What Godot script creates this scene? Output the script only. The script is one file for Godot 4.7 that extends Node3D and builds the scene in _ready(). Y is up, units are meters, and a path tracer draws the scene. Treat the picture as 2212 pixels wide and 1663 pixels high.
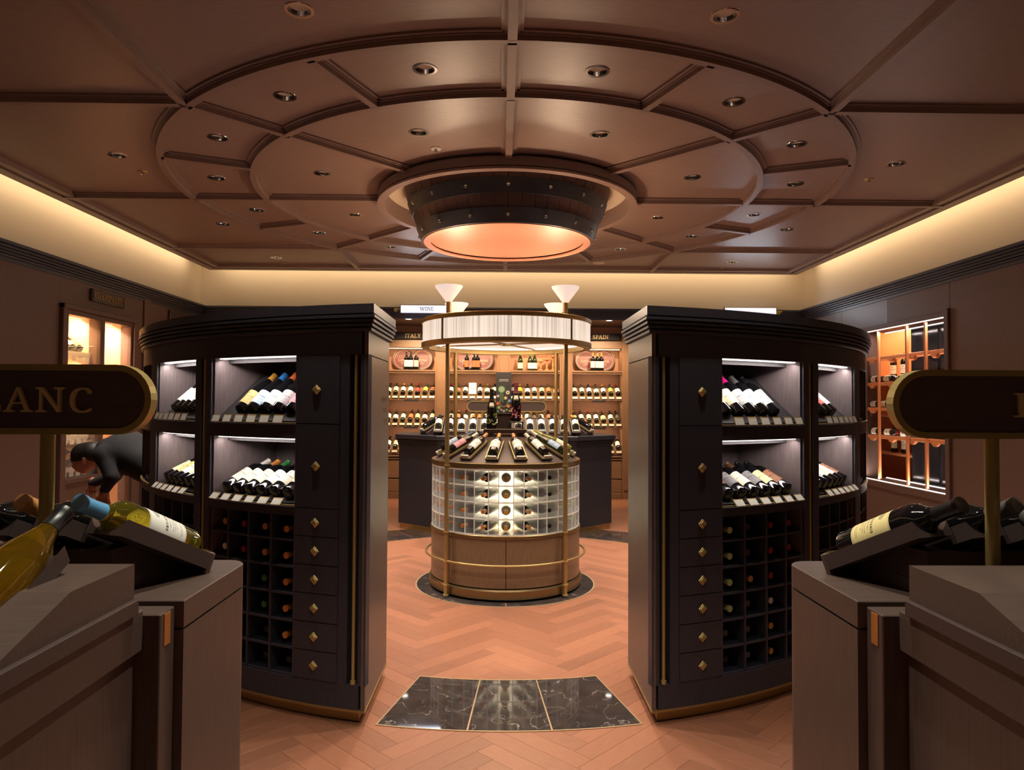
extends Node3D
# A round wine shop: everything stands round the island at (0, 0, -6); y is up, metres.
const C := Vector3(0, 0, -6)
const RIB := 3.25      # underside of the ceiling ribs
const PAN := 3.295      # underside of the recessed ceiling panels
var used := {}
var mats := {}
var meshes := {}
var label_mats := []
var rng := RandomNumberGenerator.new()
const ORD := ["first", "second", "third", "fourth", "fifth", "sixth", "seventh", "eighth", "ninth", "tenth", "eleventh", "twelfth", "thirteenth", "fourteenth", "fifteenth", "sixteenth", "seventeenth", "eighteenth", "nineteenth", "twentieth"]


func _ready() -> void:
	rng.seed = 7
	# ---- camera
	var cam := Camera3D.new()
	cam.name = "camera"
	cam.position = Vector3(-0.045, 1.516, 0)
	cam.rotation = Vector3(0.0267, -0.0157, 0.0055)
	cam.fov = 57.67
	cam.near = 0.05
	cam.far = 60.0
	add_child(cam)
	# ---- environment and exposure
	var env := Environment.new()
	env.background_mode = Environment.BG_COLOR
	env.background_color = Color(0.02, 0.018, 0.018)
	env.tonemap_mode = Environment.TONE_MAPPER_LINEAR
	env.tonemap_exposure = 1.3
	env.sdfgi_enabled = true
	env.ssao_enabled = true
	env.ssil_enabled = true
	var we := WorldEnvironment.new()
	we.name = "world_environment"
	we.environment = env
	add_child(we)
	make_materials()
	# ---- large structure
	build_floor()
	build_ceiling()
	build_walls()
	build_cove()
	# ---- objects
	build_barrel()
	build_back_shelves()
	build_back_counter()
	build_cabinet(-1)
	build_cabinet(1)
	build_island()
	build_front_counter(-1)
	build_front_counter(1)
	build_fridge()
	build_rack()
	build_wall_signs()
	build_person()


# =====================================================================  names and tags
func numbered(called: String) -> String:
	var n: int = used.get(called, 0)
	used[called] = n + 1
	return called if n == 0 else "%s_%03d" % [called, n]


func tag(o: Node3D, label: String, category: String, group := "") -> Node3D:
	o.set_meta("label", label)
	o.set_meta("category", category)
	if group:
		o.set_meta("group", group)
	return o


func thing(called: String, at: Vector3, label: String, category: String, group := "") -> Node3D:
	var o := Node3D.new()
	o.name = numbered(called)
	add_child(o)
	o.position = at
	return tag(o, label, category, group)


func setting(called: String, at := Vector3.ZERO) -> Node3D:
	var o := Node3D.new()
	o.name = called
	add_child(o)
	o.position = at
	o.set_meta("kind", "structure")
	return o


func origin_of(o: Node) -> Vector3:
	var p := Vector3.ZERO
	while o is Node3D and o != self:
		p += o.position
		o = o.get_parent()
	return p


# the shape collected in world coordinates becomes one named mesh under its parent
func put(m: MB, called: String, mat: Material, parent: Node3D = null) -> MeshInstance3D:
	var o := MeshInstance3D.new()
	var off := Vector3.ZERO
	if parent == null:
		off = m.base()
		o.position = off
		o.name = numbered(called)
		add_child(o)
	else:
		off = origin_of(parent)
		o.name = called
		parent.add_child(o, true)
	o.mesh = m.mesh(off)
	o.material_override = mat
	return o


# =====================================================================  mesh builder
class MB:
	var v := PackedVector3Array()
	var n := PackedVector3Array()
	var t := PackedVector2Array()
	var i := PackedInt32Array()

	func base() -> Vector3:
		var lo := Vector3.INF
		var hi := -Vector3.INF
		for p in v:
			lo = lo.min(p)
			hi = hi.max(p)
		return Vector3((lo.x + hi.x) / 2, lo.y, (lo.z + hi.z) / 2)

	func mesh(off := Vector3.ZERO) -> ArrayMesh:
		var a := []
		a.resize(Mesh.ARRAY_MAX)
		if off != Vector3.ZERO:
			for k in v.size():
				v[k] -= off
		a[Mesh.ARRAY_VERTEX] = v
		a[Mesh.ARRAY_NORMAL] = n
		a[Mesh.ARRAY_TEX_UV] = t
		a[Mesh.ARRAY_INDEX] = i
		var m := ArrayMesh.new()
		m.add_surface_from_arrays(Mesh.PRIMITIVE_TRIANGLES, a)
		return m

	func vert(p: Vector3, nn: Vector3, uv := Vector2.ZERO) -> int:
		v.append(p)
		n.append(nn)
		t.append(uv)
		return v.size() - 1

	func tri(a: Vector3, b: Vector3, c: Vector3, nn: Vector3) -> void:
		var k := vert(a, nn)
		vert(b, nn)
		vert(c, nn)
		if (b - a).cross(c - a).dot(nn) > 0:
			i.append_array(PackedInt32Array([k, k + 2, k + 1]))
		else:
			i.append_array(PackedInt32Array([k, k + 1, k + 2]))

	func quad(a: Vector3, b: Vector3, c: Vector3, d: Vector3, na: Vector3, nb := Vector3.ZERO, nc := Vector3.ZERO, nd := Vector3.ZERO, ua := Vector2(0, 0), ub := Vector2(1, 0), uc := Vector2(1, 1), ud := Vector2(0, 1)) -> void:
		if nb == Vector3.ZERO:
			nb = na
			nc = na
			nd = na
		var k := vert(a, na, ua)
		vert(b, nb, ub)
		vert(c, nc, uc)
		vert(d, nd, ud)
		var g := (b - a).cross(c - a)
		if g.length_squared() < 1e-16:
			g = (c - a).cross(d - a)
		if g.dot(na + nc) > 0:
			i.append_array(PackedInt32Array([k, k + 2, k + 1, k, k + 3, k + 2]))
		else:
			i.append_array(PackedInt32Array([k, k + 1, k + 2, k, k + 2, k + 3]))

	# box by centre and size, chamfered when bev > 0
	func box(c: Vector3, s: Vector3, b := Basis.IDENTITY, bev := 0.0) -> MB:
		var h := s / 2
		var f := func(ax: int, sx: float, sy: float, sz: float) -> Vector3:
			var p := Vector3(sx * (h.x - (0.0 if ax == 0 else bev)), sy * (h.y - (0.0 if ax == 1 else bev)), sz * (h.z - (0.0 if ax == 2 else bev)))
			return c + b * p
		for s1 in [-1.0, 1.0]:
			quad(f.call(0, s1, -1, -1), f.call(0, s1, 1, -1), f.call(0, s1, 1, 1), f.call(0, s1, -1, 1), b * Vector3(s1, 0, 0))
			quad(f.call(1, -1, s1, -1), f.call(1, 1, s1, -1), f.call(1, 1, s1, 1), f.call(1, -1, s1, 1), b * Vector3(0, s1, 0))
			quad(f.call(2, -1, -1, s1), f.call(2, 1, -1, s1), f.call(2, 1, 1, s1), f.call(2, -1, 1, s1), b * Vector3(0, 0, s1))
		if bev > 0:
			for s1 in [-1.0, 1.0]:
				for s2 in [-1.0, 1.0]:
					quad(f.call(0, s1, s2, -1), f.call(0, s1, s2, 1), f.call(1, s1, s2, 1), f.call(1, s1, s2, -1), (b * Vector3(s1, s2, 0)).normalized())
					quad(f.call(0, s1, -1, s2), f.call(0, s1, 1, s2), f.call(2, s1, 1, s2), f.call(2, s1, -1, s2), (b * Vector3(s1, 0, s2)).normalized())
					quad(f.call(1, -1, s1, s2), f.call(1, 1, s1, s2), f.call(2, 1, s1, s2), f.call(2, -1, s1, s2), (b * Vector3(0, s1, s2)).normalized())
					for s3 in [-1.0, 1.0]:
						tri(f.call(0, s1, s2, s3), f.call(1, s1, s2, s3), f.call(2, s1, s2, s3), (b * Vector3(s1, s2, s3)).normalized())
		return self

	func span(a: Vector3, b: Vector3, bev := 0.0) -> MB:
		return box((a + b) / 2, (b - a).abs(), Basis.IDENTITY, bev)

	# closed (r, y) outline swept round a vertical axis at c; angles in degrees from +z towards +x.
	# x0 > 0: the first end lies in the plane |x| = x0 instead of a radius
	func sector(poly: Array, a0: float, a1: float, segs: int, c := Vector3(0, 0, -6), x0 := 0.0) -> MB:
		var area := 0.0
		for k in poly.size():
			var p: Vector2 = poly[k]
			var q: Vector2 = poly[(k + 1) % poly.size()]
			area += p.x * q.y - q.x * p.y
		var full := absf(absf(a1 - a0) - 360.0) < 0.01
		var at := func(p: Vector2, u: float) -> Vector3:
			var st := a0
			if x0 > 0:
				st = rad_to_deg(asin(x0 / p.x)) * signf(a0)
			var a := deg_to_rad(lerpf(st, a1, u))
			return c + Vector3(p.x * sin(a), p.y, p.x * cos(a))
		var nr := func(g: Vector2, u: float) -> Vector3:
			var a := deg_to_rad(lerpf(a0, a1, u))
			return Vector3(g.x * sin(a), g.y, g.x * cos(a))
		for k in poly.size():
			var p: Vector2 = poly[k]
			var q: Vector2 = poly[(k + 1) % poly.size()]
			var e := q - p
			if e.length() < 1e-6:
				continue
			var g := Vector2(e.y, -e.x).normalized() * (1.0 if area > 0 else -1.0)
			for j in segs:
				var u0 := float(j) / segs
				var u1 := float(j + 1) / segs
				quad(at.call(p, u0), at.call(q, u0), at.call(q, u1), at.call(p, u1), nr.call(g, u0), nr.call(g, u0), nr.call(g, u1), nr.call(g, u1))
		if not full:
			var ids := Geometry2D.triangulate_polygon(PackedVector2Array(poly))
			for u in [0.0, 1.0]:
				var a := deg_to_rad(lerpf(a0, a1, u))
				var nn := Vector3(cos(a), 0, -sin(a)) * (1.0 if u == 1.0 else -1.0) * signf(a1 - a0)
				for k in range(0, ids.size(), 3):
					tri(at.call(poly[ids[k]], u), at.call(poly[ids[k + 1]], u), at.call(poly[ids[k + 2]], u), nn)
		return self

	func rect(r0: float, r1: float, y0: float, y1: float, a0: float, a1: float, segs := 12, x0 := 0.0, c := Vector3(0, 0, -6)) -> MB:
		return sector([Vector2(r0, y0), Vector2(r1, y0), Vector2(r1, y1), Vector2(r0, y1)], a0, a1, segs, c, x0)

	# open (r, y) profile turned round the y axis of xf
	func lathe(prof: Array, segs: int, xf := Transform3D.IDENTITY, sharp := 35.0, half := 360.0, uv0 := 0.0) -> MB:
		var m := prof.size()
		var en := []
		for k in m - 1:
			var e: Vector2 = prof[k + 1] - prof[k]
			en.append(Vector2(e.y, -e.x).normalized())
		for k in m - 1:
			var g0: Vector2 = en[k]
			var g1: Vector2 = en[k]
			if k > 0 and absf(rad_to_deg(en[k - 1].angle_to(en[k]))) < sharp:
				g0 = (en[k - 1] + en[k]).normalized()
			if k < m - 2 and absf(rad_to_deg(en[k + 1].angle_to(en[k]))) < sharp:
				g1 = (en[k + 1] + en[k]).normalized()
			var p: Vector2 = prof[k]
			var q: Vector2 = prof[k + 1]
			for j in segs:
				var a := deg_to_rad(half) * (float(j) / segs - 0.5)
				var b := deg_to_rad(half) * (float(j + 1) / segs - 0.5)
				var ca := Vector3(sin(a), 0, cos(a))
				var cb := Vector3(sin(b), 0, cos(b))
				var y := Vector3.UP
				quad(xf * (ca * p.x + y * p.y), xf * (ca * q.x + y * q.y), xf * (cb * q.x + y * q.y), xf * (cb * p.x + y * p.y),
					xf.basis * (ca * g0.x + y * g0.y), xf.basis * (ca * g1.x + y * g1.y), xf.basis * (cb * g1.x + y * g1.y), xf.basis * (cb * g0.x + y * g0.y),
					Vector2(float(j) / segs, 1 - float(k) / (m - 1)), Vector2(float(j) / segs, 1 - float(k + 1) / (m - 1)), Vector2(float(j + 1) / segs, 1 - float(k + 1) / (m - 1)), Vector2(float(j + 1) / segs, 1 - float(k) / (m - 1)))
		return self

	func rod(a: Vector3, b: Vector3, r: float, segs := 12, r2 := -1.0) -> MB:
		var d := b - a
		var y := d.normalized()
		var x := y.cross(Vector3.FORWARD if absf(y.z) < 0.9 else Vector3.RIGHT).normalized()
		var xf := Transform3D(Basis(x, y, x.cross(y)), a)
		var l := d.length()
		return lathe([Vector2(0, 0), Vector2(r, 0), Vector2(r if r2 < 0 else r2, l), Vector2(0, l)], segs, xf)

	func ring_tube(c: Vector3, rr: float, r: float, segs := 64, sides := 10) -> MB:
		var poly := []
		for k in sides:
			var a := TAU * k / sides
			poly.append(Vector2(rr + r * cos(a), r * sin(a)))
		return sector(poly, 0, 360, segs, c)

	# polygon (x, y) pushed along z of xf from 0 to depth
	func prism(poly: PackedVector2Array, xf: Transform3D, depth: float) -> MB:
		var area := 0.0
		for k in poly.size():
			area += poly[k].cross(poly[(k + 1) % poly.size()])
		var ids := Geometry2D.triangulate_polygon(poly)
		for k in range(0, ids.size(), 3):
			for z in [0.0, depth]:
				var q := []
				for w in 3:
					var p := poly[ids[k + w]]
					q.append(xf * Vector3(p.x, p.y, z))
				tri(q[0], q[1], q[2], xf.basis.z * (1.0 if z == depth else -1.0) * signf(depth))
		for k in poly.size():
			var p := poly[k]
			var q := poly[(k + 1) % poly.size()]
			var e := q - p
			var g := Vector2(e.y, -e.x).normalized() * signf(area)
			quad(xf * Vector3(p.x, p.y, 0), xf * Vector3(q.x, q.y, 0), xf * Vector3(q.x, q.y, depth), xf * Vector3(p.x, p.y, depth), xf.basis * Vector3(g.x, g.y, 0))
		return self

	# upright prism over a plan of (x, z)
	func plan(poly: PackedVector2Array, y0: float, y1: float) -> MB:
		var xf := Transform3D(Basis(Vector3.RIGHT, Vector3.BACK, Vector3.DOWN), Vector3(0, y1, 0))
		return prism(poly, xf, y1 - y0)

	# profile of (outward, y), bottom to top, run round a closed plan of (x, z), corners mitred; capped top and bottom
	func loop(path: PackedVector2Array, prof: Array, caps := true) -> MB:
		var area := 0.0
		var m := path.size()
		for k in m:
			area += path[k].cross(path[(k + 1) % m])
		var s := signf(area)
		var en := []
		for k in m:
			var e := path[(k + 1) % m] - path[k]
			en.append(Vector2(e.y, -e.x).normalized() * s)
		var mit := []
		for k in m:
			var a: Vector2 = en[(k + m - 1) % m]
			var b: Vector2 = en[k]
			mit.append((a + b) / (1.0 + a.dot(b)))
		for k in m:
			var l := (k + 1) % m
			var hk: Vector2 = en[k]
			var hl: Vector2 = en[k]
			var pk: Vector2 = en[(k + m - 1) % m]
			if pk.dot(en[k]) > 0.9:
				hk = (pk + hk).normalized()
			if en[l].dot(en[k]) > 0.9:
				hl = (en[l] + hl).normalized()
			for w in prof.size() - 1:
				var p: Vector2 = prof[w]
				var q: Vector2 = prof[w + 1]
				var g := Vector2(q.y - p.y, p.x - q.x).normalized()
				var a: Vector2 = path[k] + mit[k] * p.x
				var b: Vector2 = path[l] + mit[l] * p.x
				var c: Vector2 = path[l] + mit[l] * q.x
				var d: Vector2 = path[k] + mit[k] * q.x
				quad(Vector3(a.x, p.y, a.y), Vector3(b.x, p.y, b.y), Vector3(c.x, q.y, c.y), Vector3(d.x, q.y, d.y),
					Vector3(hk.x * g.x, g.y, hk.y * g.x), Vector3(hl.x * g.x, g.y, hl.y * g.x), Vector3(hl.x * g.x, g.y, hl.y * g.x), Vector3(hk.x * g.x, g.y, hk.y * g.x))
		if caps:
			for e in [0, prof.size() - 1]:
				var pl := PackedVector2Array()
				for k in m:
					pl.append(path[k] + mit[k] * prof[e].x)
				var ids := Geometry2D.triangulate_polygon(pl)
				for k in range(0, ids.size(), 3):
					var y: float = prof[e].y
					tri(Vector3(pl[ids[k]].x, y, pl[ids[k]].y), Vector3(pl[ids[k + 1]].x, y, pl[ids[k + 1]].y), Vector3(pl[ids[k + 2]].x, y, pl[ids[k + 2]].y), Vector3.DOWN if e == 0 else Vector3.UP)
		return self


func at(deg: float, r: float, y := 0.0) -> Vector3:
	var a := deg_to_rad(deg)
	return C + Vector3(r * sin(a), y, r * cos(a))


func up_basis(dir: Vector3, face: Vector3) -> Basis:   # y along dir, z as near face as it can be
	var y := dir.normalized()
	var z := (face - y * face.dot(y)).normalized()
	return Basis(y.cross(z), y, z)


# =====================================================================  materials
func srgb(r: float, g: float, b: float) -> Color:
	return Color(r / 255.0, g / 255.0, b / 255.0)


func plain(col: Color, rough := 0.6, metal := 0.0, spec := 0.5) -> StandardMaterial3D:
	var m := StandardMaterial3D.new()
	m.albedo_color = col
	m.roughness = rough
	m.metallic = metal
	m.metallic_specular = spec
	return m


func noise_image(freq: float, oct: int, sd: int, size := 256, kind := FastNoiseLite.TYPE_SIMPLEX_SMOOTH) -> Image:
	var nz := FastNoiseLite.new()
	nz.seed = sd
	nz.noise_type = kind
	nz.frequency = freq
	nz.fractal_octaves = oct
	return nz.get_seamless_image(size, size)


func ramp_tex(im: Image, lo: Color, hi: Color) -> ImageTexture:
	var w := im.get_width()
	var o := Image.create(w, w, false, Image.FORMAT_RGB8)
	for y in w:
		for x in w:
			o.set_pixel(x, y, lo.lerp(hi, im.get_pixel(x, y).r))
	return ImageTexture.create_from_image(o)


func wood(lo: Color, hi: Color, scale: Vector3, rough := 0.45, spec := 0.5) -> StandardMaterial3D:
	var m := StandardMaterial3D.new()
	m.albedo_texture = ramp_tex(mats.grain, lo, hi)
	m.uv1_triplanar = true
	m.uv1_scale = scale
	m.roughness = rough
	m.metallic_specular = spec
	return m


func glow(col: Color, e: float) -> StandardMaterial3D:
	var m := plain(col, 0.6)
	m.emission_enabled = true
	m.emission = col
	m.emission_energy_multiplier = e
	return m


func make_materials() -> void:
	mats.grain = noise_image(0.03, 4, 3)
	var vert := Vector3(14, 0.9, 14)
	mats.black = wood(srgb(46, 47, 58), srgb(62, 62, 74), vert, 0.38)
	mats.black_deep = wood(srgb(28, 29, 36), srgb(38, 39, 47), vert, 0.42)
	mats.black_in = wood(srgb(84, 74, 76), srgb(110, 97, 98), vert, 0.5)
	mats.ceil = wood(srgb(130, 107, 98), srgb(143, 118, 108), Vector3(1.2, 10, 9), 0.42)
	mats.rib = wood(srgb(126, 103, 94), srgb(137, 113, 103), Vector3(3, 3, 3), 0.42)
	mats.brown = wood(srgb(76, 60, 55), srgb(92, 74, 67), vert, 0.42)
	mats.brown_h = wood(srgb(76, 60, 55), srgb(92, 74, 67), Vector3(1.0, 16, 16), 0.42)
	mats.brown_dark = wood(srgb(64, 51, 49), srgb(76, 61, 58), Vector3(1.0, 16, 16), 0.42)
	mats.wall = wood(srgb(88, 68, 60), srgb(104, 80, 71), vert, 0.5)
	mats.wall_blue = wood(srgb(96, 88, 86), srgb(112, 102, 98), vert, 0.42)
	mats.shelf = wood(srgb(116, 86, 64), srgb(136, 103, 78), vert, 0.45)
	mats.shelf_h = wood(srgb(112, 84, 62), srgb(132, 100, 76), Vector3(1.0, 16, 16), 0.45)
	mats.end_wood = wood(srgb(84, 72, 68), srgb(104, 90, 84), vert, 0.36)
	mats.niche = wood(srgb(142, 98, 72), srgb(160, 113, 84), vert, 0.5)
	mats.island = wood(srgb(104, 80, 58), srgb(126, 98, 73), vert, 0.36)
	mats.orange = wood(srgb(206, 128, 78), srgb(222, 146, 94), Vector3(8, 1.5, 8), 0.4)
	mats.copper = wood(srgb(186, 130, 106), srgb(198, 142, 118), Vector3(1, 6, 6), 0.42)
	mats.stave = wood(srgb(70, 50, 45), srgb(86, 62, 56), vert, 0.45)
	mats.iron = plain(srgb(66, 66, 72), 0.36, 0.5)
	mats.brass = plain(srgb(184, 164, 104), 0.36, 0.55)
	mats.brass_soft = plain(srgb(174, 148, 98), 0.42, 0.8)
	mats.strip = plain(srgb(178, 156, 122), 0.4, 0.5)
	mats.bronze = plain(srgb(132, 110, 76), 0.34, 0.85)
	mats.chrome = plain(srgb(205, 208, 212), 0.12, 1.0)
	mats.plaster = plain(srgb(206, 190, 166), 0.85)
	mats.dark = plain(srgb(34, 31, 34), 0.7)
	mats.acrylic = plain(Color(0.95, 0.97, 1.0, 0.12), 0.05)
	mats.acrylic.transparency = BaseMaterial3D.TRANSPARENCY_ALPHA
	mats.pane = plain(Color(1, 1, 1, 0.06), 0.02)
	mats.pane.transparency = BaseMaterial3D.TRANSPARENCY_ALPHA
	mats.frost = plain(srgb(236, 234, 228), 0.35)
	mats.frost.backlight_enabled = true
	mats.frost.backlight = Color(0.7, 0.7, 0.66)
	mats.paper = plain(srgb(226, 224, 212), 0.7)
	mats.paper_grey = plain(srgb(196, 196, 186), 0.7)
	mats.led = glow(srgb(255, 244, 236), 1.6)
	mats.led_warm = glow(srgb(255, 238, 196), 3.0)
	mats.lamp = glow(srgb(255, 250, 240), 7.0)
	mats.glass_dark = plain(srgb(15, 15, 17), 0.06, 0.0, 0.6)
	mats.glass_green = plain(srgb(34, 42, 20), 0.06, 0.0, 0.6)
	mats.glass_olive = plain(srgb(108, 110, 48), 0.08, 0.0, 0.6)
	mats.glass_white = plain(srgb(178, 172, 142), 0.08, 0.0, 0.6)
	mats.glass_clear = plain(Color(0.72, 0.66, 0.2, 0.1), 0.03)
	mats.glass_golden = plain(Color(0.80, 0.60, 0.10, 0.1), 0.03)
	mats.glass_golden.refraction_enabled = true
	mats.glass_golden.refraction_scale = 0.05
	mats.glass_clear.refraction_enabled = true
	mats.glass_clear.refraction_scale = 0.05
	mats.gold_letter = plain(srgb(214, 184, 132), 0.45, 0.15)
	mats.mirror = plain(srgb(24, 25, 29), 0.12, 0.0, 0.3)
	mats.skin = plain(srgb(168, 112, 92), 0.55)
	mats.cloth = plain(srgb(26, 26, 31), 0.9)
	mats.hair = plain(srgb(20, 17, 16), 0.55)
	# floor planks in a few tones
	mats.planks = []
	for k in 6:
		var f := 0.93 + 0.025 * k
		var m := wood(Color(0.50 * f, 0.325 * f, 0.24 * f), Color(0.565 * f, 0.375 * f, 0.283 * f), Vector3(1.3, 12, 14), 0.4)
		m.uv1_offset = Vector3(0.17 * k, 0.31 * k, 0.53 * k)
		mats.planks.append(m)
	# veined dark marble
	var a := noise_image(0.0035, 5, 21, 1024)
	var c := noise_image(0.006, 5, 77, 1024)
	var b := noise_image(0.005, 3, 44, 1024)
	var im := Image.create(1024, 1024, false, Image.FORMAT_RGB8)
	for y in 1024:
		for x in 1024:
			var q := b.get_pixel(x, y).r
			var vein := clampf(1.0 - absf(a.get_pixel(x, y).r - 0.5) * 46.0, 0, 1) * clampf(q * 2.4 - 0.9, 0, 1)
			vein = maxf(vein, clampf(1.0 - absf(c.get_pixel(x, y).r - 0.47) * 70.0, 0, 1) * clampf(1.2 - q * 2.0, 0, 0.7))
			im.set_pixel(x, y, srgb(44, 38, 37).lerp(srgb(66, 58, 55), q).lerp(srgb(196, 186, 178), vein * 0.75))
	mats.marble = StandardMaterial3D.new()
	mats.marble.albedo_texture = ImageTexture.create_from_image(im)
	mats.marble.uv1_triplanar = true
	mats.marble.uv1_scale = Vector3(0.9, 0.9, 0.9)
	mats.marble.metallic_specular = 0.65
	mats.marble.roughness = 0.035
	# pleated shade, lit from within
	im = Image.create(512, 8, false, Image.FORMAT_RGB8)
	var tone := 1.0
	for x in 512:
		if x % 4 == 0:
			tone = rng.randf_range(0.93, 1.0) if rng.randf() > 0.3 else rng.randf_range(0.76, 0.9)
		var s := tone * (0.88 + 0.12 * absf(sin((x % 4 + 0.5) * PI / 4.0)))
		for y in 8:
			im.set_pixel(x, y, Color(s, s * 0.94, s * 0.87))
	mats.shade = plain(srgb(244, 232, 216), 0.8)
	mats.shade.emission_enabled = true
	mats.shade.emission_texture = ImageTexture.create_from_image(im)
	mats.shade.emission_operator = BaseMaterial3D.EMISSION_OP_MULTIPLY
	mats.shade.emission = Color.WHITE
	mats.shade.emission_energy_multiplier = 0.72
	mats.shade.uv1_scale = Vector3(1, 1, 1)
	make_labels()


const LAB := ["cream", "white", "ivory", "pale yellow", "ochre", "red", "orange", "pale blue", "grey", "black", "pink", "brown", "silver", "gold"]
const LABCOL := [[236, 226, 200], [240, 238, 232], [238, 230, 212], [240, 222, 160], [214, 168, 92], [196, 34, 40], [222, 112, 70], [168, 192, 224], [120, 120, 122], [36, 34, 38], [222, 150, 160], [148, 98, 70], [186, 188, 190], [216, 164, 60]]


func make_labels() -> void:
	var im := Image.create(1024, 512, false, Image.FORMAT_RGB8)
	for k in LAB.size():
		var ox := (k % 7) * 146
		var oy := (k / 7) * 256
		var c: Array = LABCOL[k]
		var bg := srgb(c[0], c[1], c[2])
		var ink := bg.darkened(0.65) if bg.get_luminance() > 0.35 else srgb(214, 190, 140)
		im.fill_rect(Rect2i(ox, oy, 146, 256), bg)
		for e in [[8, 8, 130, 2], [8, 246, 130, 2], [8, 8, 2, 240], [136, 8, 2, 240]]:
			im.fill_rect(Rect2i(ox + e[0], oy + e[1], e[2], e[3]), bg.lerp(ink, 0.5))
		# a crest, a line of large type as worn strokes, small type
		for y in 44:
			for x in 44:
				if Vector2(x - 22, y - 22).length() < 20 and (x * 7 + y * 5 + k * 3) % 11 < 6:
					im.set_pixel(ox + 51 + x, oy + 34 + y, bg.lerp(ink, 0.7))
		for row in [[108, 16, 9, 96], [136, 8, 5, 70], [158, 5, 4, 84], [172, 5, 4, 76], [186, 5, 4, 60], [214, 4, 3, 100], [224, 4, 3, 90]]:
			var x := int(ox + 73 - row[3] / 2.0)
			var last := int(ox + 73 + row[3] / 2.0)
			while x < last:
				var w := rng.randi_range(2, row[2])
				im.fill_rect(Rect2i(x, oy + row[0], w, row[1]), bg.lerp(ink, rng.randf_range(0.5, 0.95)))
				x += w + 2
	var tx := ImageTexture.create_from_image(im)
	for k in LAB.size():
		var m := plain(Color.WHITE, 0.55)
		m.albedo_texture = tx
		m.uv1_scale = Vector3(142.0 / 1024, 252.0 / 512, 1)
		m.uv1_offset = Vector3(((k % 7) * 146 + 2) / 1024.0, ((k / 7) * 256 + 2) / 512.0, 0)
		label_mats.append(m)


# =====================================================================  bottles
const CAPS := {"black": [24, 23, 26], "red": [150, 24, 32], "gold": [208, 152, 62], "tan": [196, 140, 84], "blue": [44, 116, 190], "orange": [216, 140, 70], "yellow": [234, 184, 36], "copper": [206, 104, 56], "green": [52, 116, 62], "pale green": [176, 190, 130], "white": [222, 216, 206], "pink": [216, 24, 128], "grey": [92, 92, 92], "brown": [104, 70, 46], "light blue": [96, 158, 206], "plum": [110, 50, 70]}
const SHAPES := {
	"claret": [[0.0, 0.006], [0.03, 0.0], [0.0365, 0.003], [0.0378, 0.01], [0.0378, 0.188], [0.0365, 0.2], [0.031, 0.213], [0.021, 0.226], [0.0155, 0.24], [0.0143, 0.26], [0.0143, 0.285], [0.0158, 0.287], [0.0158, 0.297], [0.0, 0.298]],
	"burgundy": [[0.0, 0.008], [0.032, 0.0], [0.0395, 0.004], [0.041, 0.012], [0.041, 0.138], [0.0395, 0.158], [0.0345, 0.184], [0.026, 0.212], [0.0185, 0.237], [0.0148, 0.258], [0.0143, 0.285], [0.0156, 0.287], [0.0156, 0.297], [0.0, 0.298]],
	"hock": [[0.0, 0.006], [0.03, 0.0], [0.0365, 0.004], [0.0375, 0.01], [0.0375, 0.15], [0.036, 0.17], [0.031, 0.2], [0.023, 0.237], [0.0165, 0.275], [0.0145, 0.3], [0.0143, 0.322], [0.0155, 0.324], [0.0155, 0.334], [0.0, 0.335]],
	"champagne": [[0.0, 0.01], [0.034, 0.0], [0.0425, 0.004], [0.044, 0.014], [0.044, 0.13], [0.0425, 0.15], [0.037, 0.18], [0.028, 0.21], [0.02, 0.24], [0.0165, 0.265], [0.0155, 0.285], [0.0175, 0.29], [0.0175, 0.302], [0.015, 0.304], [0.019, 0.318], [0.0165, 0.326], [0.0, 0.328]],
}
const LABSPAN := {"claret": [0.0378, 0.052, 0.158], "burgundy": [0.041, 0.032, 0.126], "hock": [0.0375, 0.035, 0.14], "champagne": [0.044, 0.035, 0.118]}
const CAPFROM := {"claret": 0.24, "burgundy": 0.246, "hock": 0.272, "champagne": 0.232}


func bottle_meshes(shape: String) -> Dictionary:
	if meshes.has(shape):
		return meshes[shape]
	var prof := []
	for p in SHAPES[shape]:
		prof.append(Vector2(p[0], p[1]))
	var cap := []
	var from: float = CAPFROM[shape]
	for k in prof.size():
		var p: Vector2 = prof[k]
		if p.y >= from:
			if cap.is_empty() and k > 0:
				var q: Vector2 = prof[k - 1]
				var e: Vector2 = q.lerp(p, (from - q.y) / (p.y - q.y))
				cap.append(Vector2(e.x, e.y))
				cap.append(Vector2(e.x + 0.0009, e.y))
			cap.append(Vector2(p.x + (0.0009 if p.x > 0 else 0.0), p.y + (0.0006 if k > prof.size() - 3 else 0.0)))
	var s: Array = LABSPAN[shape]
	var d := {
		"body": MB.new().lathe(prof, 20).mesh(), "capsule": MB.new().lathe(cap, 16).mesh(),
		"label": MB.new().lathe([Vector2(s[0] + 0.0005, s[1]), Vector2(s[0] + 0.0005, s[2])], 12, Transform3D.IDENTITY, 35, 170).mesh(),
		"neck": MB.new().lathe([Vector2(s[0] * 0.86, s[2] + 0.055), Vector2(s[0] * 0.64, s[2] + 0.078)], 8, Transform3D.IDENTITY, 35, 110).mesh(),
	}
	meshes[shape] = d
	return d


func cap_mat(c: String) -> Material:
	if not mats.has("cap " + c):
		var v: Array = CAPS[c]
		mats["cap " + c] = plain(srgb(v[0], v[1], v[2]), 0.35, 0.25 if c in ["gold", "copper", "orange"] else 0.0)
	return mats["cap " + c]


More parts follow.
